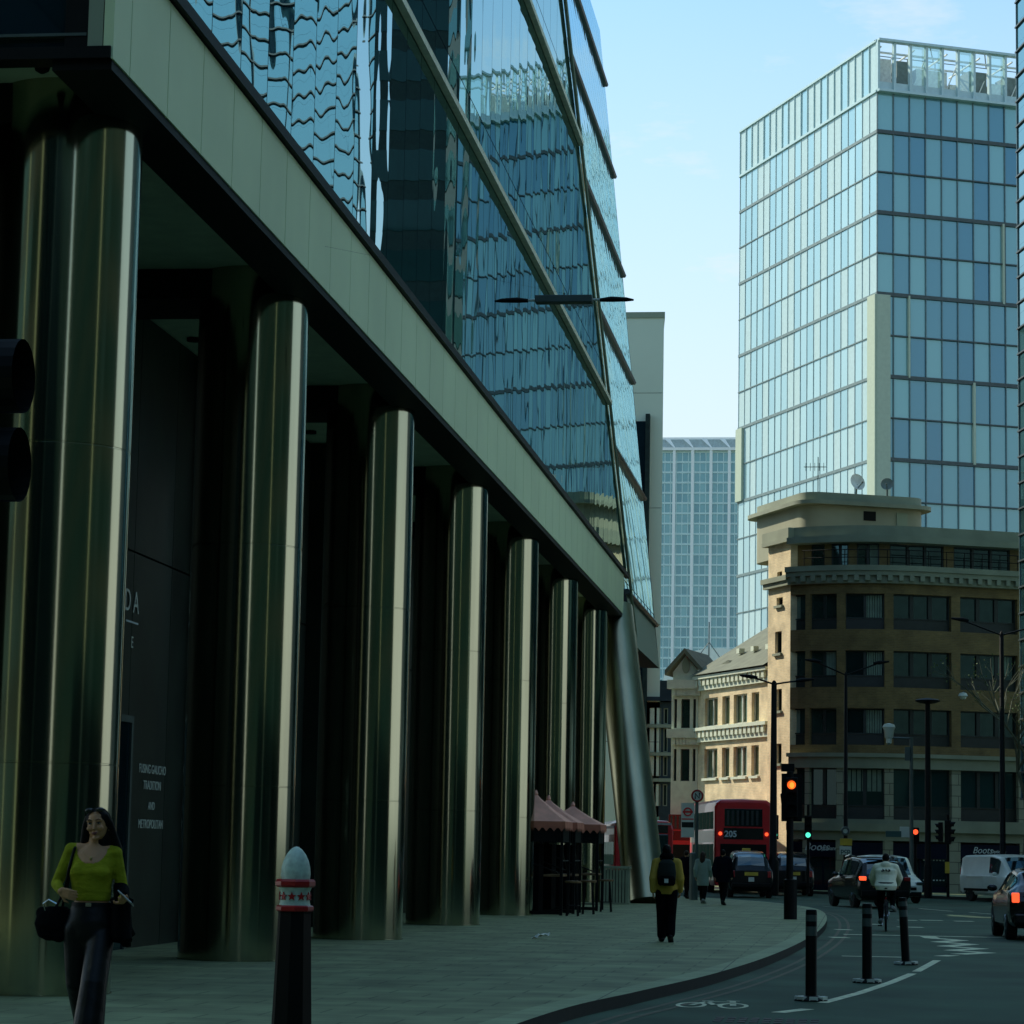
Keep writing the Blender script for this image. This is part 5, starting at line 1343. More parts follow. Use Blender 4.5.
Jc = dict(pelvis=(0, -.24, 1.02), chest=(0, -.40, 1.33), neck=(0, -.46, 1.52), head=(0, -.49, 1.625),
          shL=(.20, -.44, 1.42), elL=(.30, -.62, 1.2), wrL=(.27, -.82, 1.06), pnL=(0, 0, -1), shR=(-.20, -.44, 1.42), elR=(-.30, -.62, 1.2), wrR=(-.27, -.82, 1.06), pnR=(0, 0, -1),
          hiL=(.09, -.26, .97), knL=(.12, -.60, .66), anL=(.11, -.42, .26), ftL=(.1, -1, -.1), hiR=(-.09, -.26, .97), knR=(-.16, -.62, .88), anR=(-.15, -.44, .55), ftR=(-.35, -1, -.2), curl=.9)
cy_ = figure('person', 'cyclist in a cream hooded jacket riding away behind the dark car', (CX, YC, 0), R(180), Jc, dict(skin='skin', trousers='denim', shoes='shoe', top='cream', hair='hair', g=.045, leg=(.105, .078, .055)), vox=.012, hairstyle='short', hood=True, build=1.25)
b = MB()
for k in range(9): b.box(-.10 + k * .023, -.085 + k * .023 + random.uniform(0, .008), 0, .01, -.02 - .012 * math.sin(k), .02 + .02 * math.sin(k * 2.1), mtx=T(0, -.215, 1.36) @ Matrix.Rotation(R(18), 4, 'X'))
b.build('back_print', 'greycloth', cy_)

# ------------------------------------------------------------------ vehicles
def cat(vals, ys, y):
    """monotone-ish interpolation of station values"""
    for i in range(len(ys) - 1):
        if y <= ys[i + 1]:
            t = (y - ys[i]) / (ys[i + 1] - ys[i]); t = t * t * (3 - 2 * t) * .35 + t * .65
            return [a + (c - a) * t for a, c in zip(vals[i], vals[i + 1])]
    return list(vals[-1])
class Car:
    """st: list of (y, zlow, zbelt, ztop, wlow, wbelt, wtop); y grows forward"""
    def __init__(s, st): s.st = st; s.ys = [a[0] for a in st]; s.vals = [a[1:] for a in st]
    def half(s, y):
        zl_, zb_, zt_, wl_, wb_, wt_ = cat(s.vals, s.ys, y)
        h = zt_ - zb_; e = min(.09, h * .35)
        return [V((0, y, zl_)), V((wl_ * .9, y, zl_)), V((wl_, y, zl_ + .1)), V((wb_, y, zl_ + (zb_ - zl_) * .55)), V((wb_ * .985, y, zb_ - .04)), V((wb_ * .955, y, zb_)),
                V((wt_ + (wb_ * .955 - wt_) * .12, y, zt_ - e * .9)), V((wt_ * .93, y, zt_ - e * .25)), V((wt_ * .7, y, zt_)), V((0, y, zt_ + .012))]
    def body(s, name, m, par, n=30):
        y0, y1 = s.ys[0], s.ys[-1]; b = MB(); rg = []
        ysam = sorted(set([y0 + (y1 - y0) * k / n for k in range(n + 1)] + s.ys))
        for y in ysam:
            h = s.half(y); full = h + [V((-p.x, p.y, p.z)) for p in h[-2:0:-1]]; rg.append(full)
        k = len(rg[0]); vs = [p for r_ in rg for p in r_]
        fs = [(i * k + j, i * k + (j + 1) % k, (i + 1) * k + (j + 1) % k, (i + 1) * k + j) for i in range(len(rg) - 1) for j in range(k)]
        fs += [tuple(range(k - 1, -1, -1)), tuple(range((len(rg) - 1) * k, len(rg) * k))]
        b.add(vs, fs); return b.build(name, m, par, smooth=True, sharp=32)
    def side(s, par, ya, yb, sgn, f0=.12, f1=.95, m='carglass', name='side_window', tilt=0.0):
        b = MB(); n = 5; P = []
        for k in range(n + 1):
            t = k / n
            lo = s.half(ya + (yb - ya) * t); hi = s.half(ya + tilt + (yb - tilt * 0 - ya - tilt) * t)
            p = lo[5].lerp(lo[6], f0); q_ = hi[5].lerp(hi[6], f1)
            P.append((V((sgn * (p.x + .012), p.y, p.z)), V((sgn * (q_.x + .012), q_.y, q_.z))))
        for k in range(n): b.quad(P[k][0], P[k + 1][0], P[k + 1][1], P[k][1])
        return b.build(name, m, par)
    def screen(s, par, ya, yb, name='rear_screen', fr=.86, m='carglass', up_=.014):
        b = MB(); n = 4; P = []
        for k in range(n + 1):
            h = s.half(ya + (yb - ya) * k / n); w = h[7].x * fr; z = h[8].z
            P.append((V((-w, h[8].y, h[7].z + .004)), V((0, h[8].y, z + .016)), V((w, h[8].y, h[7].z + .004))))
        off = V((0, (-1 if ya < yb and name == 'rear_screen' else 1) * up_, up_))
        for k in range(n):
            for j in range(2): b.quad(P[k][j] + off, P[k][j + 1] + off, P[k + 1][j + 1] + off, P[k + 1][j] + off)
        return b.build(name, m, par)
def road_wheel(par, x, y, r=.33, w=.22):
    sg_ = 1 if x > 0 else -1
    mt = T(x, y, r) @ Matrix.Rotation(PI / 2, 4, 'Y')
    o = MB().lathe([(r * .62, -w / 2), (r * .93, -w / 2), (r, -w * .35), (r, w * .35), (r * .93, w / 2), (r * .62, w / 2)], 28, mtx=mt).build('wheel', 'rubber', par, smooth=True)
    b = MB(); b.lathe([(r * .64, -w * .46), (r * .64, w * .46)], 24, mtx=mt)
    b.build('rim', 'rim', o, smooth=True)
    b = MB()
    for k in range(5):
        a = 2 * PI * k / 5; b.box(-.03, .03, 0, r * .62, -.02, .02, mtx=T(x + sg_ * w * .47, y, r) @ Matrix.Rotation(a, 4, 'X') @ Matrix.Rotation(PI / 2, 4, 'Y'))
    b.build('hub_spokes', 'chrome', o)
    return o
def arches(par, W_, ys_, r, m='black'):
    for y in ys_:
        for s_ in (-1, 1):
            b = MB(); n = 16
            for k in range(n):
                a0_, a1_ = PI * k / n, PI * (k + 1) / n
                f = lambda a, q_, x: (s_ * x, y + q_ * math.cos(a), r * .95 + q_ * math.sin(a))
                b.quad(f(a0_, r * 1.12, W_), f(a1_, r * 1.12, W_), f(a1_, r * 1.26, W_), f(a0_, r * 1.26, W_)); b.quad(f(a0_, 0, W_ - .004), f(a1_, 0, W_ - .004), f(a1_, r * 1.13, W_ - .004), f(a0_, r * 1.13, W_ - .004))
            b.build('wheel_arch', m, par)

def saloon(label, loc, rz, paint, st, wy, r, lamps, hw, sidewins, rear, front, extra=None, cat_='car', name='parked_car', lit='tail_on'):
    o = thing(name, label, cat_, loc, rz); c = Car(st); c.body('body', paint, o)
    arches(o, hw + .006, wy, r)
    for y in wy:
        for s_ in (-1, 1): road_wheel(o, s_ * (hw - .10), y, r)
    for (ya, yb) in sidewins:
        for s_ in (-1, 1): c.side(o, ya, yb, s_)
    if rear: c.screen(o, *rear)
    if front: c.screen(o, *front, name='windscreen')
    for (x, z, w, h, m_) in lamps:
        y0 = st[0][0]
        MB().box(x - w / 2, x + w / 2, y0 - .03, y0 + .12, z - h / 2, z + h / 2).build('tail_lamp', m_, o, bevel=.02)
    if extra: extra(o, c)
    for s_ in (-1, 1):
        yb = front[0] if front else st[-1][0] * .5
        MB().ball((s_ * (hw + .10), (front[1] if front else .5) * .9, st[len(st) // 2][2] + .08), .11, .05, .075).build('mirror', paint, o, smooth=True)
    return o
def plate(o, y, z, m='plate_y', w=.5, h=.11, x=0):
    MB().box(x - w / 2, x + w / 2, y - .03, y, z - h / 2, z + h / 2).build('number_plate', m, o)
# dark estate in front of the cyclist
suv = [(-2.2, .42, .92, .96, .78, .84, .70), (-2.12, .30, .98, 1.06, .84, .89, .74), (-1.86, .26, 1.02, 1.50, .87, .91, .66), (-1.4, .24, 1.02, 1.62, .88, .92, .64), (-.3, .24, 1.0, 1.67, .88, .92, .66), (.4, .24, .98, 1.62, .88, .92, .65), (1.15, .24, .97, 1.03, .88, .91, .72), (1.9, .26, .86, .92, .85, .87, .66), (2.2, .36, .68, .72, .74, .76, .55)]
def suv_extra(o, c):
    plate(o, -2.21, .80); MB().box(-.8, .8, -2.27, -2.1, .38, .6).build('bumper', 'black', o, bevel=.04)
    MB().box(-.5, .5, -1.98, -1.75, 1.55, 1.60).build('spoiler', 'cardark', o)
    for s_ in (-1, 1): MB().tube([(s_ * .66, -1.3, 1.64), (s_ * .67, -.3, 1.72), (s_ * .66, .3, 1.66)], .025, 6).build('roof_rail', 'chrome', o)
q = AY(876, 900, 87)
saloon('dark charcoal estate car with a lit brake lamp just ahead of the cyclist', (q.x - .28, 88.4, 0), R(15), 'cargrey', suv, (-1.35, 1.35), .35, [(-.74, .97, .22, .13, 'tail_on'), (.74, .97, .22, .13, 'tail')], .88, [(-1.55, -.45), (-.38, .55)], (-2.10, -1.72), (1.0, .5), suv_extra, name='estate_car')
# dark hatchback at the right edge
hatch = [(-2.1, .45, .80, .84, .74, .80, .62), (-2.02, .30, .94, 1.0, .84, .88, .72), (-1.75, .25, 1.0, 1.16, .87, .90, .66), (-1.25, .23, 1.0, 1.42, .88, .90, .60), (-.3, .22, .97, 1.49, .88, .90, .60), (.4, .22, .95, 1.44, .88, .90, .60), (1.2, .22, .93, .98, .88, .89, .68), (1.9, .24, .80, .86, .84, .85, .62), (2.15, .34, .64, .68, .72, .74, .5)]
def hatch_extra(o, c):
    plate(o, -2.12, .78, 'plate_y'); MB().box(-.8, .8, -2.17, -2.0, .34, .56).build('bumper', 'cardark', o, bevel=.04)
    MB().box(-.6, .6, -2.12, -2.0, .92, .955).build('boot_trim', 'chrome', o)
    MB().tube([(0.0, -1.98, 1.08), (-.05, -1.80, 1.2), (-.34, -1.62, 1.30)], .012, 5).build('rear_wiper', 'black', o)
    MB().box(-.56, .56, -1.5, -1.2, 1.44, 1.475).build('spoiler', 'cardark', o)
q = AY(991, 935, 55.2)
saloon('dark hatchback with a lit tail lamp cut by the right edge', (q.x + 1.16, 57.4, 0), R(3), 'cardark', hatch, (-1.3, 1.3), .32, [(-.76, .88, .15, .2, 'tail_on'), (.76, .88, .15, .2, 'tail_on')], .88, [(-1.5, -.4), (-.33, .6)], (-1.98, -1.3), (1.05, .5), hatch_extra, name='hatchback_car')
# London style black cabs
cabst = [(-2.25, .42, 1.0, 1.05, .72, .78, .60), (-2.15, .30, 1.06, 1.20, .80, .85, .66), (-1.9, .26, 1.08, 1.58, .84, .87, .62), (-1.5, .25, 1.06, 1.76, .85, .88, .60), (-.4, .25, 1.04, 1.82, .85, .88, .62), (.45, .25, 1.02, 1.76, .85, .87, .60), (1.0, .25, 1.02, 1.10, .84, .86, .62), (1.9, .28, .96, 1.02, .78, .79, .45), (2.25, .38, .74, .78, .66, .68, .35)]
def cab_extra(o, c):
    plate(o, -2.27, .93, 'plate_y', .52, .13); plate(o, -2.27, .72, 'plate_w', .22, .17, -.0); MB().box(-.76, .76, -2.33, -2.15, .40, .58).build('bumper', 'black', o, bevel=.04)
    MB().box(-.16, .16, .15, .35, 1.80, 1.92).build('roof_sign', 'plate_y', o, bevel=.02)
def cab(label, px, Y, rz, lit):
    q = AY(px, 890, Y)
    return saloon(label, (q.x, Y + 2.3, 0), rz, 'cab', cabst, (-1.4, 1.45), .34, [(-.70, .92, .13, .26, lit), (.70, .92, .13, .26, lit)], .85, [(-1.65, -.5), (-.42, .55)], (-2.12, -1.72), (.9, .5), cab_extra, cat_='taxi', name='black_cab')
cab('black cab with a yellow plate directly behind the double decker bus', 744, 102, R(7), 'tail')
cab('second black cab half hidden behind the traffic light pole', 788, 109, R(6), 'tail')
# white people carrier facing right behind the estate
mpv = [(-2.3, .4, .95, 1.2, .8, .86, .7), (-2.2, .28, 1.0, 1.6, .86, .92, .74), (-1.8, .26, 1.02, 1.84, .9, .95, .76), (-.3, .25, 1.02, 1.90, .9, .95, .78), (.7, .25, 1.0, 1.84, .9, .95, .74), (1.55, .25, 1.0, 1.10, .9, .93, .72), (2.0, .27, .88, .94, .86, .88, .6), (2.3, .36, .66, .7, .74, .76, .5)]
def mpv_extra(o, c):
    for s_ in (-1, 1): MB().box(s_ * .66 - .15, s_ * .66 + .15, 2.02, 2.28, .72, .86).build('headlamp', 'chrome', o, bevel=.03)
    MB().box(-.5, .5, 2.2, 2.34, .52, .64).build('grille', 'black', o); plate(o, 2.36, .48, 'plate_w')
    MB().box(-.72, .72, 2.1, 2.36, .28, .46).build('bumper', 'black', o, bevel=.03)
q = AY(893, 882, 99)
saloon('white people carrier facing right behind the dark estate car', (q.x - .3, 99.5, 0), R(-160), 'vanwhite', mpv, (-1.45, 1.45), .33, [], .9, [(-1.9, -.8), (-.7, .3), (.38, .95)], None, (1.5, .78), mpv_extra, cat_='car', name='people_carrier').scale = (.9, .9, .92)
# white panel van by the shop
van = [(-2.2, .4, 1.0, 1.3, .8, .86, .72), (-2.12, .3, 1.05, 1.76, .86, .90, .76), (-1.9, .26, 1.05, 1.82, .88, .92, .78), (.4, .25, 1.05, 1.86, .88, .92, .80), (.9, .25, 1.02, 1.78, .88, .92, .74), (1.6, .25, 1.0, 1.08, .88, .9, .7), (2.0, .27, .86, .92, .84, .86, .6), (2.2, .38, .66, .7, .74, .76, .5)]
def van_extra(o, c):
    for s_ in (-1, 1): MB().box(s_ * .885 - .04, s_ * .885 + .04, -1.75, .2, .42, .52).build('rubbing_strip', 'black', o); MB().box(s_ * .93 - .006, s_ * .93 + .006, -1.5, -.2, .93, 1.0).build('side_lettering', 'letter_dim', o)
q = AY(1006, 888, 105)
saloon('small white panel van parked by the far kerb at right', (q.x, 105, 0), R(206), 'vanwhite', van, (-1.35, 1.4), .32, [(-.78, 1.1, .1, .4, 'tail'), (.78, 1.1, .1, .4, 'tail')], .88, [(.25, 1.0)], None, (1.55, .95), van_extra, cat_='van', name='panel_van')

# ------------------------------------------------------------------ buses
def bus(label, loc, rz, L, H, decks, rear=True, num='205'):
    o = thing('double_decker_bus' if decks == 2 else 'single_decker_bus', label, 'bus', loc, rz)
    w = 1.24
    prof = [(-w + .05, .32), (w - .05, .32), (w, .5), (w, H - .35), (w - .06, H - .16), (w - .25, H - .03), (0, H), (-w + .25, H - .03), (-w + .06, H - .16), (-w, H - .35), (-w, .5)]
    b = MB(); n = len(prof); ys_ = [0, .06, .2, L - .2, L - .06, L]; sc_ = [.955, .985, 1, 1, .985, .955]
    vs = [(x * s_, y, .9 + (z - .9) * (s_ if z > .9 else 1)) for y, s_ in zip(ys_, sc_) for x, z in prof]
    fs = [(i * n + j, i * n + (j + 1) % n, (i + 1) * n + (j + 1) % n, (i + 1) * n + j) for i in range(5) for j in range(n)] + [tuple(range(n - 1, -1, -1)), tuple(range(5 * n, 6 * n))]
    b.add(vs, fs); b.build('body', 'red', o, smooth=True, sharp=30)
    decksz = [(1.15, 2.0)] + ([(2.75, 3.5)] if decks == 2 else [])
    for s_ in (-1, 1):
        for (za, zb_) in decksz:
            for k in range(int((L - .8) / 1.45)):
                y = .5 + k * 1.45; MB().box(s_ * w - .006, s_ * w + .012, y, y + 1.36, za, zb_ + .1 * (za < 2)).build('side_window', 'winglass_l', o)
        for y in (2.6, L - 2.2): road_wheel(o, s_ * (w - .12), y, .48, .28)
        if decks == 2: MB().box(s_ * w - .005, s_ * w + .011, .35, L - .4, 2.18, 2.68).build('side_reflection', 'busreflect', o)  # strip coloured like a reflection along the bus side
        if decks == 2: MB().box(s_ * w - .005, s_ * w + .0105, .35, L - .4, .55, 1.1).build('side_reflection', 'busreflect', o)
    yr = -.012
    if decks == 2:
        MB().box(-.82, .82, yr, .03, 2.86, 3.62).build('upper_window', 'winglass', o, bevel=.01)
        b = MB()
        for k in range(7): b.box(-.72 + k * .21, -.62 + k * .21, yr - .004, yr - .001, 2.92, 3.55)
        b.build('window_reflections', 'spandrel', o)
        MB().box(-.86, .86, yr, .03, 2.32, 2.80).build('rear_panel', 'blackg', o)
        if num: text('route_number', num, .36, 'letter', o, T(-.55, yr - .012, 2.42) @ RX90, bold=.01)
        MB().box(-1.0, 1.0, yr, .03, 1.02, 2.12).build('engine_cover', 'black', o, bevel=.05)
        MB().box(-.5, .5, yr - .005, .03, .78, .94).build('grille', 'black', o); MB().box(.15, .55, yr - .012, .03, 1.06, 1.26).build('number_plate', 'plate_y', o)
        for s_ in (-1, 1):
            for z, m_ in ((2.55, 'tail_on'), (.95, 'tail')): MB().lathe([(.0, -.03), (.075, -.03), (.08, .03), (.0, .03)], 14, mtx=T(s_ * 1.0, .0, z) @ Matrix.Rotation(PI / 2, 4, 'X')).build('tail_lamp', m_, o, smooth=True)
        MB().box(-.95, .95, -.06, .05, .35, .62).build('bumper', 'black', o, bevel=.03)
    else:
        MB().box(-1.02, 1.02, -.02, .03, 1.15, 2.45).build('windscreen', 'carglass', o, bevel=.05)
        MB().box(-1.0, 1.0, -.025, .03, 2.5, 2.82).build('destination_box', 'blackg', o)
        MB().box(-1.15, 1.15, -.03, .03, 2.84, 2.93).build('front_band', 'silver', o)
        for s_ in (-1, 1): MB().box(s_ * .85 - .2, s_ * .85 + .2, -.02, .03, .65, .85).build('headlamp', 'chrome', o, bevel=.03)
        MB().box(-1.18, 1.18, -.05, .04, .33, .58).build('bumper', 'black', o, bevel=.03)
        for s_ in (-1, 1): MB().box(s_ * w - .008, s_ * w + .016, .3, L - .3, 2.42, 2.66).build('silver_band', 'silver', o); MB().box(s_ * w - .008, s_ * w + .015, .3, L - .3, 2.68, 2.78).build('blue_band', 'bluestripe', o)
    return o
q = AY(743, 890, 113)
bus('red double decker bus seen from behind showing route number 205', (q.x, 113, 0), R(9.5), 10.6, 4.05, 2)
q = AY(684, 890, 132)
bus('second red double decker bus further ahead behind the bus stop sign', (q.x, 132, 0), R(9.5), 10.6, 3.2, 2, num='')
q = AY(643.5, 890, 110)
bus('red single decker bus mostly hidden by the raked steel column', (q.x, 110, 0), R(10), 9.5, 3.05, 1)

# ------------------------------------------------------------------ street furniture
# white topped City bollard
Yb = 18.6; q = AY(295, 900, Yb)
BL = thing('street_bollard', 'black bollard with red bands, white star ring and white dome in the foreground', 'bollard', (q.x, Yb, ZP))
MB().lathe([(.20, 0), (.20, .06), (.165, .10), (.155, .2), (.125, 1.10), (.128, 1.12), (.0, 1.125)], 8).build('post', 'bollard', BL)
MB().lathe([(.0, 1.121), (.135, 1.12), (.142, 1.13), (.142, 1.155), (.13, 1.165), (0, 1.166)], 8, mtx=RZ(.2)).build('lower_band', 'red_dark', BL)
rg = MB().lathe([(.0, 1.164), (.118, 1.165), (.112, 1.19), (.112, 1.27), (.125, 1.30), (0, 1.301)], 24).build('star_ring', 'bolwhite', BL, smooth=True)
b = MB()
for k in range(10):
    a = 2 * PI * k / 10 + .31; mt = T(0, 0, 1.232) @ RZ(a) @ T(.117, 0, 0) @ Matrix.Rotation(PI / 2, 4, 'Y')
    pts = [((.034 if i % 2 == 0 else .015) * math.cos(PI + i * PI / 5), (.034 if i % 2 == 0 else .015) * math.sin(PI + i * PI / 5)) for i in range(10)]
    b.prism(pts, -.008, .003, mtx=mt)
b.build('star', 'red_dark', rg)
MB().lathe([(.0, 1.299), (.135, 1.30), (.15, 1.315), (.15, 1.345), (.138, 1.362), (0, 1.363)], 8, mtx=RZ(.2)).build('upper_band', 'red_dark', BL)
dm = [(.108, 1.36), (.112, 1.40), (.108, 1.45), (.095, 1.50), (.072, 1.55), (.045, 1.585), (.018, 1.605), (.002, 1.61)]
b = MB(); n_ = 32; vs = []; fs = []
for r_, z in dm:
    for k in range(n_): rr = r_ * (1 - .05 * (k % 4 == 0)); vs.append((rr * math.cos(2 * PI * k / n_), rr * math.sin(2 * PI * k / n_), z))
for i in range(len(dm) - 1):
    for k in range(n_): fs.append((i * n_ + k, i * n_ + (k + 1) % n_, (i + 1) * n_ + (k + 1) % n_, (i + 1) * n_ + k))
b.add(vs, fs); b.build('dome', 'bolwhite', BL, smooth=True)
BL.scale = (.96, .96, .945)

# traffic signals
def signal_head(par, x, y, z, face, s=1.0, lit=None, hoods=True, full=False, lens_dark='black', board=False, aspects=3):
    """face: rotation about z so the lenses look to -Y when 0; z = bottom of the head"""
    mt = T(x, y, z) @ RZ(face)
    h = .30 * aspects * s + .06
    hb = MB().box(-.15 * s, .15 * s, -.11 * s, .11 * s, 0, h, mtx=mt).build('signal_head', 'black', par, bevel=.02)
    if board: MB().box(-.25 * s, .25 * s, .112 * s, .125 * s, -.10, h + .1, mtx=mt).build('backing_board', 'black', hb)
    for k in range(aspects):
        zc_ = .18 * s + .30 * s * (aspects - 1 - k)
        m_ = lit[1] if lit and lit[0] == k else lens_dark
        MB().lathe([(0.0, -.02), (.10 * s, -.02), (.105 * s, .02), (.0, .02)], 18, mtx=mt @ T(0, -.115 * s, zc_) @ Matrix.Rotation(PI / 2, 4, 'X')).build('lens', m_, hb, smooth=True)
        if hoods:
            b = MB(); n = 20
            for j in range(n):
                aw, a00 = (R(340), R(-80)) if full else (R(240), R(-30)); fb = 1.0 if full else 0.0; a0_, a1_ = a00 + aw * j / n, a00 + aw * (j + 1) / n
                f = lambda a, yy, r_: (r_ * math.cos(a), yy, zc_ + r_ * math.sin(a))
                b.add([f(a0_, -.11 * s, .125 * s), f(a1_, -.11 * s, .125 * s), f(a1_, -.11 * s - .2 * s * max(fb, .55 + .45 * max(0, math.sin(a1_))), .125 * s), f(a0_, -.11 * s - .2 * s * max(fb, .55 + .45 * max(0, math.sin(a0_))), .125 * s)], [(0, 1, 2, 3)], mtx=mt)
            b.build('hood', 'black', hb)
    return hb
def post(par, x, y, z0, z1, r, m='black', name='pole'):
    return MB().lathe([(r, z0), (r, z1), (r * .6, z1 + .02)], 14, mtx=T(x, y, 0)).build(name, m, par, smooth=True)
Ys = 64.0; q = AY(789.5, 920, Ys)
TS = thing('traffic_light', 'near traffic light showing red on a black pole at the pavement edge', 'traffic light', (q.x, Ys, ZP))
post(TS, 0, 0, 0, 3.55, .085); post(TS, .02, 0, 0, .95, .16, name='base_sleeve')
signal_head(TS, .04, -.12, 2.45, 0, 1.0, (0, 'amber_on'), board=True)
MB().ball((.05, -.285, 3.22), .055, .02, .075).build('lamp_core', 'amber_core', TS, smooth=True)
MB().tube([(-.1, .05, 3.1), (-.22, .0, 3.0), (-.2, .0, 2.8), (-.1, .05, 2.75)], .02, 6).build('cable_loop', 'black', TS)
MB().box(-.22, .10, .02, .14, 3.56, 3.75).build('detector', 'black', TS)
signal_head(TS, .0, .2, 2.45, PI, 1.0, None, aspects=3)
def small_signal(label, px, Y, zbot, lit, face=0.0, zp=3.6, aspects=3, base_z=ZP, lens='black', ztop_=None):
    q = AY(px, 880, Y); o = thing('traffic_light', label, 'traffic light', (q.x, Y, base_z))
    post(o, 0, 0, 0, zp, .06); signal_head(o, 0, -.1, zbot, face, 1.0, lit, aspects=aspects, lens_dark=lens); return o
small_signal('green traffic light on a pole between the red bus and the near signal', 774.5, 104, 2.15, (2, 'green_on'))
small_signal('green traffic light on a slim pole right of the near signal', 808, 108, 2.2, (2, 'green_on'))
small_signal('red pedestrian light on a slim pole beside the camera mast', 915.5, 108, 2.1, (0, 'tail_on'), aspects=2, zp=2.7)
o = small_signal('unlit traffic light seen edge on right of the dark lamp post', 948, 107, 2.1, None, R(75), zp=3.3)
signal_head(o, -.28, .05, 2.2, R(-100), .8, None); MB().box(-.12, .06, -.16, -.08, .95, 1.4).build('push_button_box', 'yellowbox', o)
# near dark signal at the left edge
Yn = 8.3; q = AY(-76, 600, Yn)
NS = thing('traffic_light', 'near traffic light in shadow cut off by the left edge', 'traffic light', (q.x, Yn, ZP))
zb_n = AY(10, 500, Yn).z - ZP
post(NS, -.06, 0.05, 0, zb_n + 1.2, .06)
signal_head(NS, 0, 0, zb_n - .06, R(90), 1.0, None, full=True, aspects=2)

# lamp posts
def lamp_post(label, px, Y, ytop, arms, head='slim', r=.10, base=0.13):
    q = AY(px, 880, Y); zt_ = AY(px, ytop, Y).z - base
    o = thing('street_lamp', label, 'street lamp', (q.x, Y, base))
    MB().lathe([(r * 1.5, 0), (r * 1.5, 1.3), (r, 1.4), (r * .7, zt_), (r * .3, zt_ + .1)], 12).build('pole', 'black', o, smooth=True)
    for (dx, dz) in arms:
        a = MB().tube([(0, 0, zt_ - .05), (dx * .55, 0, zt_ + dz * .5), (dx, 0, zt_ + dz)], .035, 8).build('arm', 'black', o, smooth=True)
        sg_ = 1 if dx > 0 else -1
        MB().tube([(dx - sg_ * .25, 0, zt_ + dz - .01), (dx, 0, zt_ + dz + .02), (dx + sg_ * .45, 0, zt_ + dz + .07)], [.05, .09, .04], 10, sx=1).build('lamp_head', 'black', o, smooth=True)
    return o
lamp_post('black twin arm street lamp standing before the corner of the brick block', 845.5, 116, 674, [(-1.35, .55), (1.45, .5)])
lamp_post('black twin arm street lamp in front of the sunlit yellow building', 773, 103, 683, [(-.9, .22), (1.1, .1)], r=.15)
lamp_post('tall black twin arm street lamp nearest the right edge', 1003, 106, 634, [(-1.55, .55), (1.3, .3)], r=.12)
q = AY(928, 880, 104); zt_ = AY(928, 704, 104).z - ZP
o = thing('street_lamp', 'black street lamp with a flat disc head before the brick block', 'street lamp', (q.x, 104, ZP))
MB().lathe([(.16, 0), (.16, 1.2), (.12, 1.3), (.10, zt_)], 12).build('pole', 'black', o, smooth=True)
MB().lathe([(.1, 0), (.30, .03), (.48, .10), (.50, .14), (.40, .19), (.05, .24)], 20, mtx=T(0, 0, zt_)).build('lamp_head', 'black', o, smooth=True)
# cctv mast
Yv = 106.0; q = AY(911.5, 880, Yv); zt_ = AY(911, 737, Yv).z - ZP
o = thing('camera_mast', 'grey security camera mast with a white dome camera on its side arm', 'camera mast', (q.x, Yv, ZP))
MB().lathe([(.10, 0), (.10, 1), (.08, 1.1), (.07, zt_)], 12).build('pole', 'polegrey', o, smooth=True)
dxv = AY(889, 730, Yv).x - q.x
MB().tube([(0, 0, zt_ - .06), (dxv, 0, zt_ - .04)], .04, 8).build('arm', 'polegrey', o)
MB().lathe([(.02, -.55), (.11, -.48), (.12, -.30), (.17, -.25), (.20, .05), (.26, .16), (.20, .28), (.02, .32)], 16, mtx=T(dxv, 0, zt_ + .22)).build('dome_camera', 'sign_w', o, smooth=True)
MB().box(-.26, -.06, -.1, .1, zt_ - .95, zt_ - .4).build('control_box', 'polegrey', o)
q = AY(963, 697, 117); o = thing('security_camera', 'small white dome camera fixed to the brick front at right', 'camera', (q.x, 117, q.z))
MB().lathe([(.02, -.12), (.12, -.08), (.16, .02), (.22, .04), (.15, .18), (.02, .2)], 14).build('dome', 'sign_w', o, smooth=True)
dwall = 6.6
MB().tube([(0, 0, .1), (.05, .5, .25), (.1, dwall, .25)], .04, 6).build('bracket', 'polegrey', o)
# signs on the left lamp post
Yp = 115.6
def sign(label, px, py, w, h, m, Y=Yp, rnd=False, name='road_sign', txt=None, tm='black', tsz=.2, border=None):
    q = AY(px, py, Y); o = thing(name, label, 'sign', (q.x, Y, q.z))
    if rnd:
        MB().lathe([(0, -.02), (w / 2, -.02), (w / 2, .02), (0, .02)], 24, mtx=Matrix.Rotation(PI / 2, 4, 'X')).build('plate', m, o)
        if border: MB().torus(w / 2 - .05, .05, 28, 6, mtx=T(0, -.03, 0) @ RZ(PI / 2)).build('rim', border, o)
    else: MB().box(-w / 2, w / 2, -.02, .02, -h / 2, h / 2).build('plate', m, o, bevel=.01)
    if txt: text('lettering', txt, tsz, tm, o, T(0, -.028, -tsz * .36) @ RX90, bold=.006)
    MB().box(-.05, .05, .021, .2, -.06, .06).build('bracket', 'polegrey', o)
    return o
sign('small round white road sign on the lamp post before the corner', 845.5, 831, .4, .4, 'sign_w', rnd=True, border='polegrey')
sign('yellow temporary sign on the lamp post above a white plate', 846, 842, .5 * 1.05, .19 * 1.05 + .1, 'yellowbox')
sign('white plate sign below the yellow sign on the lamp post', 845.5, 850.5, .52, .36, 'sign_w', txt='pcp', tsz=.3, tm='sign_g')
sign('white square sign at the end of a dark green street name board', 905, 832, .42, .42, 'sign_w', Y=106.1)
sign('dark green street name board on the camera mast', 893.5, 834, .62, .24, 'sign_g', Y=106.05, name='street_sign')
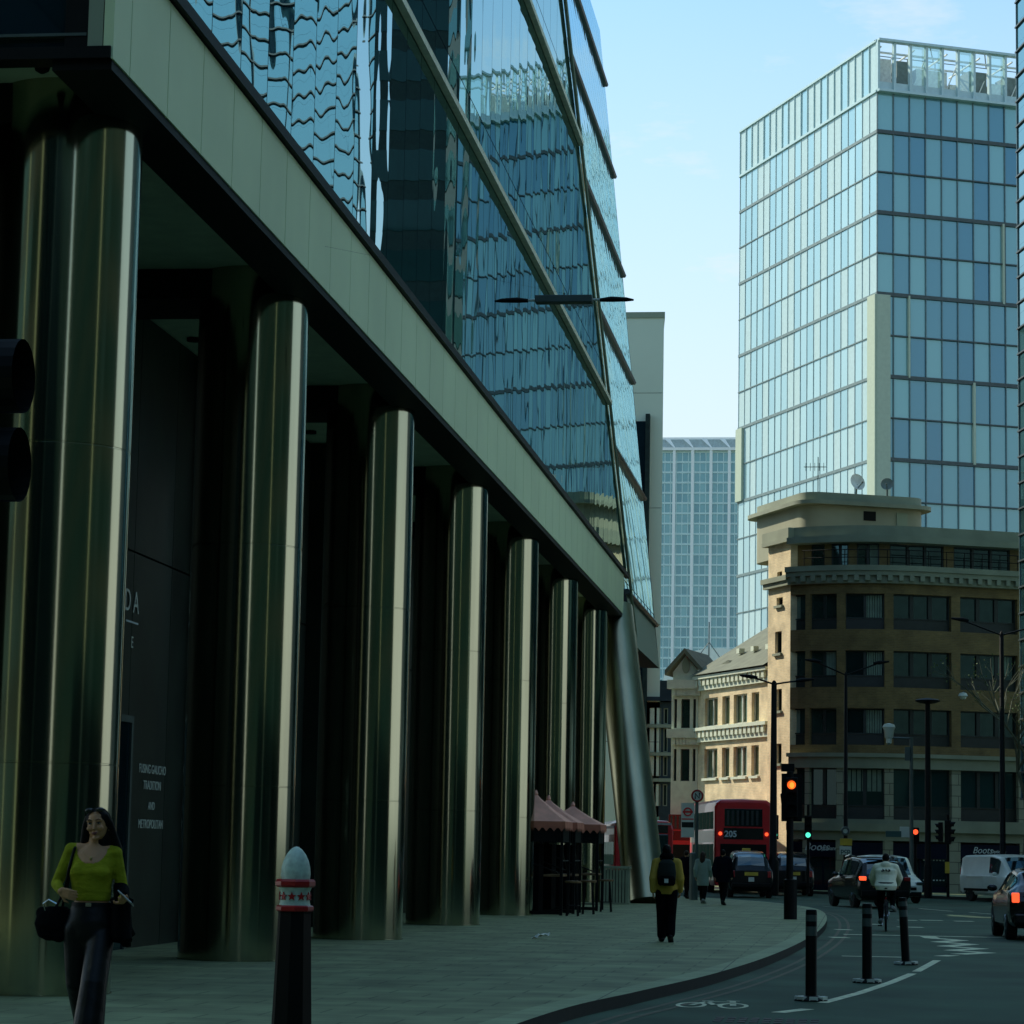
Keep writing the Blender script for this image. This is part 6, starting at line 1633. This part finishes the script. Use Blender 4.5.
# bus stop
Yq = 88.0; q = AY(693, 890, Yq); zt_ = AY(693, 797, Yq).z - ZP
o = thing('bus_stop', 'bus stop flag with a red ring roundel on a grey post', 'bus stop', (q.x, Yq, ZP))
post(o, .1, 0, 0, zt_ + .1, .06, 'polegrey'); post(o, 0.0, 0, 0, 1.55, .13, 'polegrey', 'base_post')
fl = MB().box(-.42, .02, -.02, .02, zt_ - 1.35, zt_ - .2).build('flag', 'sign_w', o)
MB().torus(.125, .024, 28, 6, mtx=T(-.2, -.028, zt_ - .5) @ RZ(PI / 2)).build('roundel_ring', 'red', fl); MB().box(-.37, -.03, -.035, -.021, zt_ - .53, zt_ - .47).build('roundel_bar', 'red', fl)
MB().box(-.40, .0, -.026, -.0205, zt_ - 1.02, zt_ - .84).build('route_strip', 'greycloth', fl); MB().box(-.40, .0, -.026, -.0205, zt_ - .76, zt_ - .72).build('red_strip', 'red', fl)
o2 = thing('road_sign', 'small round no right turn sign above the bus stop', 'sign', (q.x + .12, Yq, ZP + zt_ + .02))
MB().lathe([(0, -.015), (.2, -.015), (.2, .015), (0, .015)], 24, mtx=T(0, -.07, .02) @ Matrix.Rotation(PI / 2, 4, 'X')).build('plate', 'sign_w', o2)
MB().torus(.18, .03, 28, 6, mtx=T(0, -.09, .02) @ RZ(PI / 2)).build('rim', 'red_dark', o2)
b = MB().tube([(-.07, -.095, -.08), (-.07, -.095, .1), (.07, -.095, -.06), (.07, -.095, .12)], .022, 5); b.build('symbol', 'black', o2)
# delineator posts
def delin():
    o = thing('lane_post', '', 'lane post')
    MB().lathe([(.065, .04), (.065, .95), (.06, .98), (.0, .985)], 18).build('post', 'black', o, smooth=True)
    for z0_, z1_ in ((.855, .925), (.70, .80)): MB().lathe([(.0665, z0_), (.0665, z1_)], 18).build('reflective_band', 'polegrey', o, smooth=True)
    b = MB()
    b.lathe([(.19, 0), (.19, .018), (.11, .045), (.07, .06)], 20); bo = b.build('base', 'black', o, smooth=True)
    b = MB()
    for k in range(7):
        a = 2 * PI * k / 7; b.prism([(.105, -.035), (.185, -.05), (.185, .05), (.105, .035)], .012, .05, mtx=RZ(a + .4))
    b.build('base_stripe', 'sign_w', bo)
    return o
dl = delin(); gD = 'flexible posts along the cycle lane'
tag(dl, 'front lane post in the cycle lane, nearest the camera', group=gD)
p_ = gp(811, 1001); dl.location = (p_.x, p_.y, 0); dl.scale = (1, 1, 1.06)
p_ = gp(867, 983); d2 = dup(dl, (p_.x, p_.y, 0), 1.0, 'middle lane post of the three in the cycle lane')
p_ = gp(906, 965); d3 = dup(dl, (p_.x, p_.y, 0), 2.0, 'leaning lane post, farthest of the three in the cycle lane'); d3.rotation_euler = (0, R(-3), 0)
# hanging twin lamp over the pavement
Yh = 34.0; q = AY(564, 300, Yh)
o = thing('hanging_lamp', 'slim twin headed lamp hung on a wire before the glass front', 'street lamp', q)
hw_ = (AY(592, 300, Yh).x - AY(535, 300, Yh).x) / 2; wg = (AY(634, 300, Yh).x - AY(495, 300, Yh).x) / 2
MB().box(-hw_, hw_, -.09, .09, -.045, .055).build('gear_box', 'polegrey', o, bevel=.01)
for s_ in (-1, 1):
    MB().tube([(s_ * hw_, 0, 0), (s_ * (hw_ + .12), 0, .0)], .018, 8).build('link', 'sign_w', o)
    MB().tube([(s_ * (hw_ + .10), 0, -.005), (s_ * (hw_ + .25), 0, .005), (s_ * (wg - .1), 0, .0), (s_ * wg, 0, -.008)], [.025, .038, .03, .012], 10, sx=1).build('lamp_head', 'black', o, smooth=True)
b = MB().tube([(-3.6, .3, .9), (0, 0, .09), (.1, .02, .06)], .001, 4).tube([(0, 0, .04), (0, 0, .1)], .01, 6); b.build('wire', 'black', o)
# litter
p_ = gp(541, 939, ZP); o = thing('paper_litter', 'crumpled white paper lying on the pavement', 'litter', (p_.x, p_.y, ZP + .004))
b = MB(); random.seed(3); n_ = 7
for i in range(n_):
    for j in range(4): pass
vs = [((i - 3) * .05, (j - 1.5) * .11, max(0.002, random.uniform(-.03, .07)) + .01 * i) for i in range(n_) for j in range(4)]
b.add(vs, [(i * 4 + j, (i + 1) * 4 + j, (i + 1) * 4 + j + 1, i * 4 + j + 1) for i in range(n_ - 1) for j in range(3)]); b.build('sheet', 'paper', o)

# ------------------------------------------------------------------ stalls under red canopies
def stall(label, x, y, hgt):
    o = thing('market_stall', label, 'stall', (x, y, ZP), 0, 'small stalls under red canopies'); s_ = .82; ze = 2.24; zp_ = hgt
    b = MB(); n = 9
    rim = []
    for k in range(4):
        a, c = [(-s_, -s_), (s_, -s_), (s_, s_), (-s_, s_)][k], [(s_, -s_), (s_, s_), (-s_, s_), (-s_, -s_)][k]
        for j in range(n):
            t = j / n; rim.append((a[0] + (c[0] - a[0]) * t, a[1] + (c[1] - a[1]) * t))
    m_ = len(rim); vs = []
    for f, z in ((1, ze), (.55, ze + (zp_ - ze) * .40), (.14, ze + (zp_ - ze) * .86), (.05, zp_)):
        vs += [(p[0] * f, p[1] * f, z) for p in rim]
    fs = [(i * m_ + k, i * m_ + (k + 1) % m_, (i + 1) * m_ + (k + 1) % m_, (i + 1) * m_ + k) for i in range(3) for k in range(m_)] + [tuple(range(3 * m_, 4 * m_))]
    b.add(vs, fs); b.lathe([(.02, zp_ - .02), (.06, zp_ + .03), (.02, zp_ + .12)], 10); b.build('canopy', 'canopy', o, smooth=True, sharp=25)
    b = MB()
    for k in range(m_):
        p, q_ = rim[k], rim[(k + 1) % m_]; mid_ = ((p[0] + q_[0]) / 2, (p[1] + q_[1]) / 2)
        b.add([(p[0], p[1], ze), (q_[0], q_[1], ze), (q_[0] * 1.01, q_[1] * 1.01, ze - .13), (mid_[0] * 1.015, mid_[1] * 1.015, ze - .24), (p[0] * 1.01, p[1] * 1.01, ze - .13)], [(0, 1, 2, 3, 4)])
    b.build('valance', 'valance', o)
    for (a, c) in ((-1, -1), (1, -1), (1, 1), (-1, 1)): MB().box(a * .74 - .035, a * .74 + .035, c * .74 - .035, c * .74 + .035, 0, ze).build('post', 'black', o)
    b = MB(); b.box(-.70, .70, -.755, -.72, 1.75, 2.08).box(.72, .755, -.7, .7, 1.75, 2.08).box(-.70, .70, -.75, -.725, .02, .10)
    b.tube([(.735, -.7, 1.6), (.735, .7, .95)], .02, 5).tube([(-.7, -.74, 1.5), (.7, -.74, 1.0)], .018, 5).tube([(.735, -.7, 1.3), (.735, .7, 1.3)], .018, 5)
    b.build('frame', 'black', o)
    MB().box(-.6, .15, -.4, .55, .02, 1.7).build('cabinet', 'blackcloth', o)
    MB().box(.3, .72, -.70, .70, .92, .97).build('counter', 'wood', o)
    return o
stall('red canopied stall nearest the fifth column, half hidden by it', -7.85, 63.4, 2.88)
stall('middle stall of the three red canopied stalls', -7.75, 65.2, 2.80)
stall('farthest of the three red canopied stalls', -7.55, 69.0, 2.72)
def stool(label, x, y):
    o = thing('bar_stool', label, 'stool', (x, y, ZP), 0, 'high stools by the stalls')
    MB().lathe([(.0, .78), (.19, .78), (.2, .80), (.2, .83), (.0, .84)], 16).build('seat', 'wood', o, smooth=True)
    for k in range(4):
        a = PI / 4 + k * PI / 2; MB().tube([(.12 * math.cos(a), .12 * math.sin(a), .78), (.19 * math.cos(a), .19 * math.sin(a), 0)], .017, 6).build('leg', 'black', o)
    MB().torus(.165, .01, 20, 5, mtx=T(0, 0, .25) @ Matrix.Rotation(PI / 2, 4, 'Y')).build('foot_ring', 'black', o)
stool('high stool in front of the nearest red canopied stall', -6.8, 62.4); stool('high stool in front of the middle red canopied stall', -6.65, 64.6); stool('high stool beside the farthest red canopied stall', -6.5, 67.6)
# slatted grey bin store
q = AY(620, 905, 78); o = thing('slatted_planter', 'waist high grey slatted planter box left of the raked column', 'planter', (q.x - .15, 78, ZP))
b = MB()
for k in range(9): b.box(-.42 + k * .094, -.35 + k * .094, -.36, -.33, .05, 1.05); b.box(.39, .42, -.33 + k * .075, -.28 + k * .075, .05, 1.05)
b.build('slats', 'planter', o)
MB().box(-.45, .45, -.39, .39, 1.051, 1.12).box(-.44, .44, -.37, .37, 0, .049).build('rails', 'planter', o)
MB().box(-.38, .38, -.3, .3, .05, 1.0).build('liner', 'black', o)
# bare spring tree at the right edge
random.seed(21)
TR = thing('street_tree', 'bare spring tree with fine budding twigs at the right edge', 'tree', (6.75, 108, ZP))
tb = MB(); cb = MB(); lb = MB()
def grow(p, d, L, r, dep):
    q_ = p + d * L
    (tb if dep < 2 else cb).tube([p, (p + q_) / 2 + V((random.uniform(-1, 1), random.uniform(-1, 1), random.uniform(-.3, .6))) * L * .05, q_], [r, r * .85, r * .66], 6 if dep < 2 else 4)
    if dep >= 5:
        for k in range(3):
            c_ = q_ + V((random.uniform(-1, 1), random.uniform(-1, 1), random.uniform(-1, 1))) * .2; a_ = V((random.uniform(-1, 1), random.uniform(-1, 1), random.uniform(-1, 1))).normalized() * .05; b_ = a_.cross(V((.3, .5, .8))).normalized() * .035
            lb.quad(c_ - a_, c_ - b_, c_ + a_, c_ + b_)
        return
    for k in range(3 if dep < 4 else 2):
        dd = (d + V((random.uniform(-1, 1), random.uniform(-1, 1), random.uniform(-.35, .6))) * (.75 if dep else .55)).normalized(); grow(q_, dd, L * random.uniform(.62, .82), r * .6, dep + 1)
grow(V((0, 0, 0)), V((0, 0, 1)), 3.2, .16, 0)
tb.build('trunk', 'bark', TR, smooth=True); cb.build('branches', 'bark', TR, smooth=True); lb.build('crown', 'bud', TR, fix=False)
